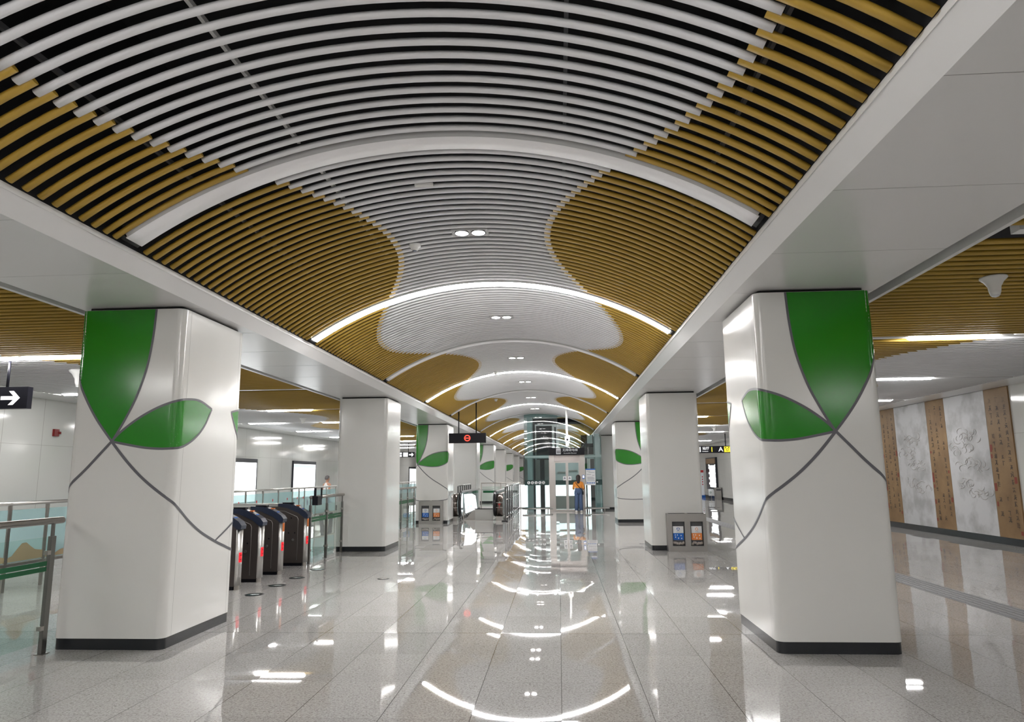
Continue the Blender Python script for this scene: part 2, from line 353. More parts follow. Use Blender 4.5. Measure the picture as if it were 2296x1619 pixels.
def beam(side):
    e, ch, out, t0, t1 = (BR, 1.642, 2.914, 3.03, 3.072) if side > 0 else (BL, -3.42, -4.605, -4.685, -4.734)
    root = thing('ceiling', ('right' if side > 0 else 'left') + ' white panelled beam soffit between nave and aisle', None, (e, 0, 3.13), kind='structure')
    poly = [(e, 3.30), (e, 3.24), (ch, 3.13), (out, 3.13), (out, 3.75), (e + 0.12 * side, 5.0), (e, 5.0)]
    fix_normals(MB().prism(poly, 'xz', YB, YE).build('soffit', 'soffit', root))
    MB().box(min(e, e - 0.003 * side), max(e, e - 0.003 * side), YB, YE, 3.277, 5.0).build('void_shade_sheet', 'plenum', root)  # black sheet added so the beam side above the lip stays dark
    lip = MB().box(min(e - 0.004 * side, e), max(e - 0.004 * side, e), YB, YE, 3.236, 3.276); lip.build('edge_lip', 'trimw', root)
    g = MB().box(min(out, t0), max(out, t0), YB, YE, 3.20, 3.74); g.build('shadow_gap', 'dark', root)
    MB().box(min(t0, t1), max(t0, t1), YB, YE, 3.122, 3.24).build('edge_trim', 'trimw', root)
    s = MB(); y = 0.4
    while y < 60:
        if side > 0: s.box(ch, out, y, y + 0.004, 3.1293, 3.1302)
        else: s.box(out, ch, y, y + 0.004, 3.1293, 3.1302)
        y += 1.19
    s.build('panel_seams', 'seam', root)
    # sloping margin beside the outer wall
    if side > 0: m = MB().add([(8.2, YB, 3.128), (9.0, YB, 3.155), (9.0, YE, 3.155), (8.2, YE, 3.128), (8.2, YB, 3.30), (8.2, YE, 3.30)], [(0, 1, 2, 3), (0, 3, 5, 4)])
    else: m = MB().add([(-9.75, YB, 3.128), (WL, YB, 3.155), (WL, YE, 3.155), (-9.75, YE, 3.128), (-9.75, YB, 3.30), (-9.75, YE, 3.30)], [(3, 2, 1, 0), (4, 5, 3, 0)])
    m.build('wall_margin', 'trimw', root)
beam(1); beam(-1)

# ---- slats
PROF = [(-0.008, 0.040), (-0.021, 0.029), (-0.0265, 0.018), (-0.0242, 0.008), (-0.013, 0.0015), (0.0, 0.0), (0.013, 0.0015), (0.0242, 0.008), (0.0265, 0.018), (0.021, 0.029), (0.008, 0.040)]
def arc_slat(mb, y, xa, xb):
    a0, a1 = math.asin((xa - XC) / VS), math.asin((xb - XC) / VS); n = max(3, int(abs(a1 - a0) / 0.032))
    vs = []
    for i in range(n + 1):
        a = a0 + (a1 - a0) * i / n; sn, cs = math.sin(a), math.cos(a)
        for w, h in PROF: vs.append((XC + (VS + h) * sn, y + w, VZ + (VS + h) * cs))
    m = len(PROF); fs = [(i * m + k, i * m + k + 1, (i + 1) * m + k + 1, (i + 1) * m + k) for i in range(n) for k in range(m - 1)]
    mb.add(vs, fs, 0, True); k0 = len(mb.v) - len(vs)
    mb.f.append(tuple(k0 + k for k in reversed(range(m)))); mb.f.append(tuple(k0 + n * m + k for k in range(m))); mb.mi += [0, 0]; mb.sm += [False, False]
def flat_slat(mb, y, xa, xb, z=AZ):
    m = len(PROF); vs = [(x, y + w, z + h) for x in (xa, xb) for w, h in PROF]
    mb.add(vs, [(k, k + 1, m + k + 1, m + k) for k in range(m - 1)], 0, True); k0 = len(mb.v) - 2 * m
    mb.f.append(tuple(k0 + k for k in reversed(range(m)))); mb.f.append(tuple(k0 + m + k for k in range(m))); mb.mi += [0, 0]; mb.sm += [False, False]
def half_width(y): return 1.35 + 0.545 * math.cos(2 * PI * (y - 10.88) / CP)
def aisle_off(y): return 6.43 - 0.83 * math.cos(2 * PI * (y - 10.8) / CP)

ORD = ['first', 'second', 'third', 'fourth', 'fifth', 'sixth', 'seventh', 'eighth', 'ninth', 'tenth']
def bay_label(i, what):
    if i < -1: return what + ' behind the viewer'
    if i == -1: return what + ' in front of the first arch light'
    if i < 7: return f'{what} after the {ORD[i]} arch light'
    return f'{what} far down the hall, bay {i + 1}'
def nave_bay(i):
    y0 = A0 + AP * i
    root = thing('ceiling', bay_label(i, 'vaulted bay of white and gold slats'), None, (XC, y0, 4.0), kind='structure')
    single = -1 <= i <= 6
    wm, gm = MB(), MB()
    for k in range(SPN):
        y = y0 + SP0 + k * SPP; w = half_width(y)
        if y > YE - 0.1: continue
        m1 = MB() if single else wm
        arc_slat(m1, y, XC - w - 0.03, XC + w + 0.03)
        if single: m1.build('white_slat', 'wslat', root)
        yg = min(y + SPP * 0.40, y0 + AP - 0.131); w = half_width(yg)
        for xa, xb in ((XC - 2.386, XC - w + 0.03), (XC + w - 0.03, XC + 2.386)):
            m1 = MB() if single else gm
            arc_slat(m1, yg, xa, xb)
            if single: m1.build('gold_slat', 'gslat', root)
    if not single:
        wm.build('white_slats', 'wslat', root, kind='stuff'); gm.build('gold_slats', 'gslat', root, kind='stuff')
    r, r2 = MB(), MB()
    for x in (XC - 1.78, XC - 1.0, XC + 0.95, XC + 1.95):
        a = math.asin((x - XC) / VS); rr = VS + 0.085
        (r2 if x == XC - 1.0 else r).box(XC + rr * math.sin(a) - 0.012, XC + rr * math.sin(a) + 0.012, y0 + 0.12, y0 + AP - 0.12, VZ + rr * math.cos(a), VZ + rr * math.cos(a) + 0.03)
    r.build('carrier_rails', 'rail', root); r2.build('light_carrier_rail', 'trimw', root)
def aisle_bay(i, side):
    y0 = A0 + AP * i; name = 'right' if side > 0 else 'left'
    root = thing('ceiling', bay_label(i, f'flat bay of slats over the {name} aisle'), None, (XC + side * 6, y0, 3.13), kind='structure')
    single = 0 <= i <= 3
    wm, gm = MB(), MB(); xi, xo = (3.072, 8.2) if side > 0 else (-4.734, -9.75); c = -0.84
    for k in range(SPN):
        y = y0 + SP0 - 0.05 + k * (AP - 0.27) / 28.0
        if y > YE - 0.1: continue
        xb = c + side * aisle_off(y)
        m1 = MB() if single else wm
        flat_slat(m1, y, *sorted((xb - side * 0.03, xo)))
        if single: m1.build('white_slat', 'wslat', root)
        if k == SPN - 1: continue
        yg = y + (AP - 0.27) / 56.0; xb = c + side * aisle_off(yg)
        m1 = MB() if single else gm
        flat_slat(m1, yg, *sorted((xi, xb + side * 0.03)))
        if single: m1.build('gold_slat', 'gslat', root)
    if not single:
        wm.build('white_slats', 'wslat', root, kind='stuff'); gm.build('gold_slats', 'gslat', root, kind='stuff')
for i in range(-5, 18):
    nave_bay(i)
    if i >= -4: aisle_bay(i, 1); aisle_bay(i, -1)

# ---- vault light arches
def arc_band(mb, y0, y1, r0, r1, x0, x1, mi=0, n=56):
    a0, a1 = math.asin((x0 - XC) / VR), math.asin((x1 - XC) / VR); vs = []
    for i in range(n + 1):
        a = a0 + (a1 - a0) * i / n; sn, cs = math.sin(a), math.cos(a)
        for (yy, rr) in ((y0, r0), (y1, r0), (y1, r1), (y0, r1)): vs.append((XC + rr * sn, yy, VZ + rr * cs))
    fs = [(i * 4 + k, i * 4 + (k + 1) % 4, (i + 1) * 4 + (k + 1) % 4, (i + 1) * 4 + k) for i in range(n) for k in range(4)]
    mb.add(vs, fs, mi, True); k0 = len(mb.v) - len(vs); mb.f += [(k0 + 3, k0 + 2, k0 + 1, k0), (k0 + n * 4, k0 + n * 4 + 1, k0 + n * 4 + 2, k0 + n * 4 + 3)]; mb.mi += [mi, mi]; mb.sm += [False, False]
def arch_light(i):
    y = A0 + AP * i; lit = (i % 2 == 1)
    if i < 0: lab = 'glowing arched strip light above and behind the viewer' if lit else 'unlit arched strip light above and behind the viewer'
    else: lab = f'{"glowing white" if lit else "unlit grey"} arched strip light across the vault, {ORD[i] if i < 10 else str(i + 1) + "th"} from the viewer'
    t = thing('arch_light', lab, 'light', (XC, y, 4.0), 'arched strip lights across the vault')
    m = MB(); arc_band(m, y - 0.100, y + 0.100, VR + 0.004, VR + 0.10, XC - 2.315, XC + 2.315); fix_normals(m.build('housing', 'housing', t))
    m = MB(); arc_band(m, y - 0.097, y + 0.097, VR, VR + 0.01, XC - 2.325, XC + 2.325); fix_normals(m.build('diffuser', 'lit' if lit else 'unlit', t))
    for s in (-1, 1):
        m = MB(); arc_band(m, y - 0.098, y + 0.098, VR + 0.012, VR + 0.10, *sorted((XC + s * 2.325, XC + s * 2.352)), n=3); fix_normals(m.build('end_cap', 'dark', t))
for i in range(-4, 17): arch_light(i)

# ---- twin downlights at the crown
def downlight(k):
    y = 6.90 + AP * k; z = VZ + VS - 0.006
    where = ORD[k] + ' along the vault crown' if k >= 0 else 'at the vault crown behind the viewer'
    t = thing('twin_downlight', f'twin square downlight, {where}', 'light', (XC, y, z), 'twin downlights along the crown')
    f = MB()
    f.box(XC - 0.19, XC - 0.168, y - 0.10, y + 0.10, z, z + 0.09).box(XC + 0.168, XC + 0.19, y - 0.10, y + 0.10, z, z + 0.09)
    f.box(XC - 0.168, XC + 0.168, y - 0.10, y - 0.085, z, z + 0.09).box(XC - 0.168, XC + 0.168, y + 0.085, y + 0.10, z, z + 0.09).box(XC - 0.009, XC + 0.009, y - 0.085, y + 0.085, z, z + 0.09)
    f.box(XC - 0.168, XC + 0.168, y - 0.085, y + 0.085, z + 0.012, z + 0.02)
    f.build('frame', 'housing', t)
    for s in (-1, 1):
        MB().lathe([(0.080, 0.0), (0.080, 0.012)], XC + s * 0.088, y, 24, base=z + 0.001).build('bezel', 'lampbox', t)
        m = MB(); m.add([(XC + s * 0.088 + 0.068 * math.cos(2 * PI * j / 24), y + 0.068 * math.sin(2 * PI * j / 24), z - 0.001) for j in range(24)], [tuple(reversed(range(24)))]); m.build('lamp', 'spot', t)
for k in range(-3, 6): downlight(k)

# ---- aisle strip lights (rows running across the aisle)
def aisle_light(i, side, lit):
    y = A0 + AP * i
    name = 'right' if side > 0 else 'left'
    x0, x1 = (3.23, 8.15) if side > 0 else (-9.70, -4.80)
    if i < 0: lab = f'strip light across the {name} aisle ceiling behind the viewer'
    elif i == 0: lab = f'mostly unlit strip light across the {name} aisle, nearest the viewer'
    else: lab = f'strip light across the {name} aisle ceiling, {ORD[i] if i < 10 else "far"} row from the viewer'
    t = thing('aisle_light', lab, 'light', ((x0 + x1) / 2, y, AZ), f'strip lights across the {name} aisle')
    MB().box(x0, x1, y - 0.052, y + 0.052, AZ + 0.012, AZ + 0.09).build('housing', 'trimw', t)
    for a, b in lit:
        m = MB(); n = 6; vs = []; fs = []
        prof = [(-0.075 * math.cos(PI * q / n), -0.035 * math.sin(PI * q / n)) for q in range(n + 1)]
        for xx, sc in ((a, 0.3), (a + 0.05, 1), (b - 0.05, 1), (b, 0.3)):
            for p, q in prof: vs.append((xx, y + p * sc, AZ + 0.012 + q * sc))
        fs = [(r * (n + 1) + k, r * (n + 1) + k + 1, (r + 1) * (n + 1) + k + 1, (r + 1) * (n + 1) + k) for r in range(3) for k in range(n)]
        fs += [tuple(range(n + 1)), tuple(reversed([3 * (n + 1) + k for k in range(n + 1)]))]
        m.add(vs, fs, 0, True); m.build('lit_tube', 'alit', t)
RROWS = {-3: [(4.4, 5.5)], -2: [(5.6, 6.75)], -1: [(6.75, 7.86)], 0: [(6.9, 8.0)], 1: [(4.39, 5.51)], 2: [(5.62, 6.75)], 3: [(6.72, 7.86)], 4: [(3.3, 4.42), (6.75, 7.86)], 5: [(4.39, 5.51)], 6: [(5.60, 6.72)], 7: [(4.6, 5.70)], 8: [(3.4, 4.5), (6.8, 7.9)], 9: [(4.4, 5.5)], 10: [(5.6, 6.7)], 11: [(6.7, 7.8)]}
LROWS = {-3: [(-7.3, -6.1)], -2: [(-8.4, -7.3)], -1: [(-7.3, -6.1)], 0: [(-8.4, -7.3)], 1: [(-8.40, -7.30), (-7.26, -6.12)], 2: [(-9.62, -8.45)], 3: [(-7.24, -6.06)], 4: [(-9.50, -8.35), (-7.20, -6.05)], 5: [(-9.51, -8.35)], 6: [(-9.60, -8.45), (-7.15, -6.00)], 7: [(-7.90, -6.74)], 8: [(-8.75, -7.60)], 9: [(-9.60, -8.48), (-7.3, -6.2)], 10: [(-8.4, -7.3)], 11: [(-9.5, -8.4), (-7.3, -6.1)]}
for i, v in RROWS.items(): aisle_light(i, 1, v)
for i, v in LROWS.items(): aisle_light(i, -1, v)

# ------------------------------------------------------------------ columns with leaf motif
def catmull(pts, n=8):
    out = []
    for i in range(len(pts) - 1):
        p0, p1, p2, p3 = pts[max(i - 1, 0)], pts[i], pts[i + 1], pts[min(i + 2, len(pts) - 1)]
        for k in range(n):
            t = k / n
            out.append(tuple(0.5 * (2 * b + (c - a) * t + (2 * a - 5 * b + 4 * c - d) * t * t + (3 * b - a - 3 * c + d) * t ** 3) for a, b, c, d in zip(p0, p1, p2, p3)))
    out.append(tuple(pts[-1])); return out
def at_frac(curve, t):
    L = [0]
    for a, b in zip(curve, curve[1:]): L.append(L[-1] + math.dist(a, b))
    d = t * L[-1]
    for i in range(len(curve) - 1):
        if d <= L[i + 1] or i == len(curve) - 2:
            u = (d - L[i]) / max(L[i + 1] - L[i], 1e-9); return tuple(a + (b - a) * u for a, b in zip(curve[i], curve[i + 1]))
CW, CR = 1.030, 0.07
def rim(s, e):
    """point on the column outline at unrolled distance s (0 = inner front corner, minus = along the front, plus = along the nave side); e = stand-off"""
    corners = ((0.0, (-CR, CR), 0), (-CW, (-CW + CR, CR), 1), (CD, (-CR, CD - CR), 2))
    if abs(s) < CR:
        t = (s + CR) / (2 * CR) * PI / 2; r = CR + e; return (-CR + r * math.sin(t), CR - r * math.cos(t))
    if abs(s + CW) < CR:
        t = (s + CW + CR) / (2 * CR) * PI / 2; r = CR + e; return (-CW + CR - r * math.cos(t), CR - r * math.sin(t))
    if abs(s - CD) < CR:
        t = (s - CD + CR) / (2 * CR) * PI / 2; r = CR + e; return (-CR + r * math.cos(t), CD - CR + r * math.sin(t))
    if s < -CW: return (-CW - e, -(s + CW))
    if s > CD: return (-(s - CD), CD + e)
    return (s, -e) if s < 0 else (e, s)
X = (-0.620, 1.843)
LEAF1R = [X, (-0.585, 1.90), (-0.510, 2.04), (-0.412, 2.26), (-0.334, 2.53), (-0.295, 2.81), (-0.279, 3.098)]
LEAF1L = [X, (-0.78, 2.045), (-0.905, 2.245), (-1.018, 2.472), (-1.10, 2.68), (-1.155, 2.90), (-1.175, 3.098)]
LEAF2U = [X, (-0.541, 1.930), (-0.377, 2.055), (-0.190, 2.156), (-0.02, 2.212), (0.167, 2.244), (0.388, 2.250), (0.627, 2.190)]
LEAF2D = [X, (-0.47, 1.812), (-0.278, 1.779), (-0.085, 1.770), (0.115, 1.792), (0.324, 1.880), (0.496, 2.010), (0.627, 2.190)]
STEML = [X, (-0.734, 1.716), (-0.871, 1.566), (-1.04, 1.41), (-1.25, 1.25), (-1.55, 1.06), (-1.9, 0.90), (-2.2, 0.80)]
STEMR = [X, (-0.456, 1.655), (-0.294, 1.500), (-0.131, 1.375), (0.0, 1.290), (0.14, 1.205), (0.311, 1.095), (0.545, 0.975), (0.84, 0.862), (1.03, 0.80), (1.255, 0.735), (1.6, 0.70), (2.1, 0.70)]
BRANCH = [(0.84, 0.862), (1.07, 0.955), (1.29, 1.055), (1.6, 1.2), (1.95, 1.4)]
LEAF3U = [(1.05, 2.200), (1.17, 2.225), (1.30, 2.242), (1.6, 2.22), (1.9, 2.1)]
LEAF3D = [(1.05, 2.200), (1.16, 2.034), (1.28, 1.915), (1.6, 1.85), (1.9, 2.1)]
LOWER = [(-1.25, 0.82), (-1.00, 0.725), (-0.68, 0.703), (-0.37, 0.703), (-0.02, 0.745), (0.20, 0.84), (0.5, 1.0), (0.9, 1.25)]
def column(side, n, off):
    y0 = CY0 + CP * n; base_x = LI if side < 0 else RI
    sx = 1 if side < 0 else -1
    nm = 'left' if side < 0 else 'right'; leafy = off is not None
    if n < 0: lab = f'white column of the {nm} row behind the viewer'
    elif leafy: lab = f'white column with green leaves, {ORD[n] if n else "nearest"} of the {nm} row'
    else: lab = f'plain white column, {ORD[n]} of the {nm} row'
    c = thing('column', lab, 'column', (base_x - sx * CW / 2, y0 + CD / 2, 0), f'columns of the {nm} row')
    S = [-CW - CD + CR * 1.01]
    def outline(e, inset=0):
        pts = []
        for cs in (-CW, 0.0, CD):
            pts.append(rim(cs - CR - 0.004, e))
            for q in range(7): pts.append(rim(cs - CR + 2 * CR * q / 6.001 + 1e-6, e))
            pts.append(rim(cs + CR + 0.004, e))
        for q in range(7):   # outer rear corner
            t = PI / 2 * q / 6; r = CR + e; pts.append((-CW + CR - r * math.sin(t), CD - CR + r * math.cos(t)))
        return pts
    def body(z0, z1, e, name, m, top=True):
        o = outline(e); k = len(o); vs = [(base_x + sx * a, y0 + b, z) for z in (z0, z1) for a, b in o]
        fs = [(i, (i + 1) % k, k + (i + 1) % k, k + i) for i in range(k)]
        if sx < 0: fs = [tuple(reversed(f)) for f in fs]
        mb = MB().add(vs, fs, 0, True)
        mb.add(vs, [tuple(range(k)), tuple(range(k, 2 * k))])
        return mb.build(name, m, c)
    body(0.096, CH, 0.0, 'shaft', 'enamel'); body(0.0, 0.0962, -0.006, 'plinth', 'plinth'); body(CH - 0.01, 3.131, -0.05, 'top_gap', 'dark')
    if n < 0: return
    sm = MB()
    for s in (0.13, CD - 0.11):
        for d in (0,):
            a = rim(s - 0.002, 0.0006); b = rim(s + 0.002, 0.0006)
            vs = [(base_x + sx * p[0], y0 + p[1], z) for z in (0.10, CH - 0.003) for p in (a, b)]
            sm.add(vs, [(0, 1, 3, 2)])
    sm.build('panel_seam', 'seam', c)
    if not leafy: return
    def place(s, z, e): 
        a, b = rim(s, e); return (base_x + sx * a, y0 + b, z)
    def leaf(U, Dn, e=0.0014, nu=44, nv=22):
        U, Dn = catmull(U), catmull(Dn); vs = []
        for i in range(nu + 1):
            t = i / nu; a, b = at_frac(U, t), at_frac(Dn, t)
            for j in range(nv + 1):
                w = j / nv; vs.append(place(off + a[0] + (b[0] - a[0]) * w, min(a[1] + (b[1] - a[1]) * w, 3.098), e))
        fs = [(i * (nv + 1) + j, i * (nv + 1) + j + 1, (i + 1) * (nv + 1) + j + 1, (i + 1) * (nv + 1) + j) for i in range(nu) for j in range(nv)]
        if sx < 0: fs = [tuple(reversed(f)) for f in fs]
        # smooth only where the strip rounds a corner
        return MB().add(vs, fs, 0, True)
    for o in ((LEAF1R, LEAF1L), (LEAF2U, LEAF2D), (LEAF3U, LEAF3D)):
        if o[0] is LEAF3U and n: continue
        fix_normals(leaf(*o).build('green_leaf', 'green', c))
    rb = MB(); lift_ = [0.0020]
    def ribbon(P, w=0.011):
        lift_[0] += 0.0002; e = lift_[0]
        P = catmull(P, 10); Q = []
        for a, b in zip(P, P[1:]):       # finer steps so that it hugs the corners
            k = max(1, int(math.dist(a, b) / 0.02))
            for i in range(k): Q.append((a[0] + (b[0] - a[0]) * i / k, a[1] + (b[1] - a[1]) * i / k))
        Q.append(P[-1]); vs = []
        for i, (s, z) in enumerate(Q):
            a, b = Q[max(i - 1, 0)], Q[min(i + 1, len(Q) - 1)]; d = math.dist(a, b) or 1; nx, nz = -(b[1] - a[1]) / d, (b[0] - a[0]) / d
            for q in (-1, 1): vs.append(place(off + s + nx * w * q, min(z + nz * w * q, 3.098), e))
        rb.add(vs, [(2 * i, 2 * i + 1, 2 * i + 3, 2 * i + 2) for i in range(len(Q) - 1)])
    lines = [LEAF1R, LEAF1L, LEAF2U, LEAF2D]
    for P in lines: ribbon(P)
    for P in (STEML, STEMR, BRANCH) + ((LEAF3U, LEAF3D) if n == 0 else ()): ribbon(P, 0.013 if P in (STEML, STEMR) else 0.010)
    if n: 
        o2, off = off, 0.0; ribbon(LOWER, 0.010); off = o2
    rb.build('stem_lines', 'outline', c)
OFFS = {0: 0.0, 2: -0.355, 4: -0.30, 6: -0.5, 8: -0.4}
for n in range(-2, 9):
    for s in (-1, 1):
        if s > 0 and n > 6: continue
        column(s, n, OFFS.get(n) if n >= 0 else None)

# ------------------------------------------------------------------ murals on the right wall
def mural(y0, y1, gold, label):
    t = thing('mural_panel', label, 'mural', (WR - 0.02, (y0 + y1) / 2, 0.145), 'calligraphy and relief panels on the right wall')
    MB().box(WR - 0.03, WR - 0.001, y0 + 0.004, y1 - 0.004, 0.145, 3.15).build('panel', 'scroll' if gold else 'relief', t)
    x = WR - 0.0315; rnd = random.Random(int(y0 * 100))
    lift_ = [x]
    def q(mb, yc, zc, w, h, mi=0, a=0.0):
        lift_[0] -= 0.00001; xx = lift_[0]
        ca, sa = math.cos(a), math.sin(a); mb.add([(xx, yc + p * ca - r * sa, zc + p * sa + r * ca) for p, r in ((-w / 2, -h / 2), (w / 2, -h / 2), (w / 2, h / 2), (-w / 2, h / 2))], [(0, 3, 2, 1)], mi)
    if gold:
        ink, seal = MB(), MB()
        for c in range(3):
            yc = y0 + (y1 - y0) * (0.20 + 0.29 * c); z = 2.98 - rnd.uniform(0, 0.10)
            while z > 0.38:
                if rnd.random() < (0.45 if c == 1 and z < 2.0 else 0.12): z -= 0.14; continue
                s = rnd.uniform(0.075, 0.105); kind = 0 if z < 2.75 or rnd.random() < 0.4 else 1; sl = rnd.uniform(-0.15, 0.1)
                for k in range(rnd.randint(1, 3)): q(ink, yc + rnd.uniform(-0.12, 0.12) * s, z + (0.42 - 0.36 * k + rnd.uniform(-0.08, 0.08)) * s, rnd.uniform(0.55, 1.0) * s, rnd.uniform(0.009, 0.015), kind, 0.12 + sl)
                for k in range(rnd.randint(1, 2)): q(ink, yc + rnd.uniform(-0.28, 0.28) * s, z + rnd.uniform(-0.15, 0.15) * s, rnd.uniform(0.010, 0.017), rnd.uniform(0.6, 1.0) * s, kind, sl * 0.6)
                if rnd.random() < 0.75: q(ink, yc - 0.24 * s, z - 0.26 * s, 0.55 * s, 0.014, kind, 0.85); q(ink, yc + 0.24 * s, z - 0.26 * s, 0.55 * s, 0.018, kind, -0.75)
                z -= s * 1.25 + rnd.uniform(0.015, 0.035)
        for k in range(8):
            s = rnd.uniform(0.045, 0.085); yc = y0 + (y1 - y0) * rnd.choice((0.07, 0.09, 0.92, 0.94, 0.93)); q(seal, yc, rnd.uniform(0.25, 2.0), s, s * rnd.uniform(1, 2.2))
        ink.build('brush_writing', ['ink', 'inkfaint'], t); seal.build('red_seals', 'seal', t)
    else:
        m = MB()
        for cl, (fy, fz, n, sp) in enumerate(((0.55, 2.25, 16, 0.30), (0.62, 1.95, 14, 0.30), (0.45, 1.60, 16, 0.34), (0.66, 1.2, 9, 0.16), (0.3, 1.05, 14, 0.22))):
            for k in range(n):   # curling ridges of carved cloud and pine
                yc = y0 + (y1 - y0) * fy + rnd.uniform(-sp, sp) * 1.5; zc = fz + rnd.uniform(-0.10, 0.10); a0 = rnd.uniform(0, 6.28); r = rnd.uniform(0.04, 0.10); a1 = a0 + rnd.uniform(1.8, 3.6)
                pts = [(WR - 0.032, yc + r * 1.7 * math.cos(a0 + (a1 - a0) * j / 7), zc + r * math.sin(a0 + (a1 - a0) * j / 7)) for j in range(8)]
                m.tube(pts, [0.002, 0.007, 0.011, 0.012, 0.011, 0.009, 0.006, 0.002], 5)
        m.build('carved_clouds', 'carve', t)
mural(14.38, 15.17, True, 'golden calligraphy scroll panel with red seals, nearest on right wall')
mural(15.17, 16.72, False, 'white carved relief panel between the nearest two golden scroll panels')
mural(16.72, 17.54, True, 'golden calligraphy scroll panel between the two white relief panels')
mural(17.54, 19.15, False, 'white relief panel with faint grey landscape, beside the farthest golden scroll')
mural(19.15, 19.99, True, 'golden calligraphy scroll panel farthest along, next to the column')

# ------------------------------------------------------------------ tactile strip and floor discs
t = thing('tactile_strip', 'grey ribbed tactile guide strip along the right aisle floor', 'tactile paving', (4.77, 12, 0))
MB().box(4.57, 4.97, -6, 60, 0.0005, 0.0025).build('strip_base', 'tactile', t)
m = MB()
for k in range(5):
    x = 4.61 + k * 0.08; y = 2.0
    while y < 22: m.box(x - 0.014, x + 0.014, y, y + 0.26, 0.0025, 0.006); y += 0.30
m.build('ribs', 'tactile', t, kind='stuff')
DISC = [(-3.97, 9.09, 'before the nearest gate'), (-3.97, 9.83, 'before the second gate'), (-3.97, 10.57, 'before the third gate'), (-3.97, 11.48, 'before the farthest gate'), (-2.62, 10.45, 'alone in the middle of the floor')]
for k, (x, y, w) in enumerate(DISC):
    r = 0.12 if k < 4 else 0.085
    t = thing('floor_sticker', 'round dark floor sticker ' + w, 'sticker', (x, y, 0), 'round stickers on the floor')
    MB().lathe([(r, 0.0004), (r, 0.0016)], x, y, 28).build('disc', 'black', t)
    m = MB(); pr = disc_poly(0, 0, r * 0.72, 24)
    m.add([(x + a, y + b, 0.0022) for a, b in pr], [tuple(range(24))]); m.build('green_centre', 'tealdark' if k < 4 else 'brushed', t)
    ar = [(-0.5, 0.12), (0.0, 0.12), (0.0, 0.35), (0.5, 0.0), (0.0, -0.35), (0.0, -0.12), (-0.5, -0.12)]
    m = MB(); m.add([(x - a * r, y + b * r, 0.0028) for a, b in ar], [tuple(range(7))]); m.build('arrow', 'white', t)

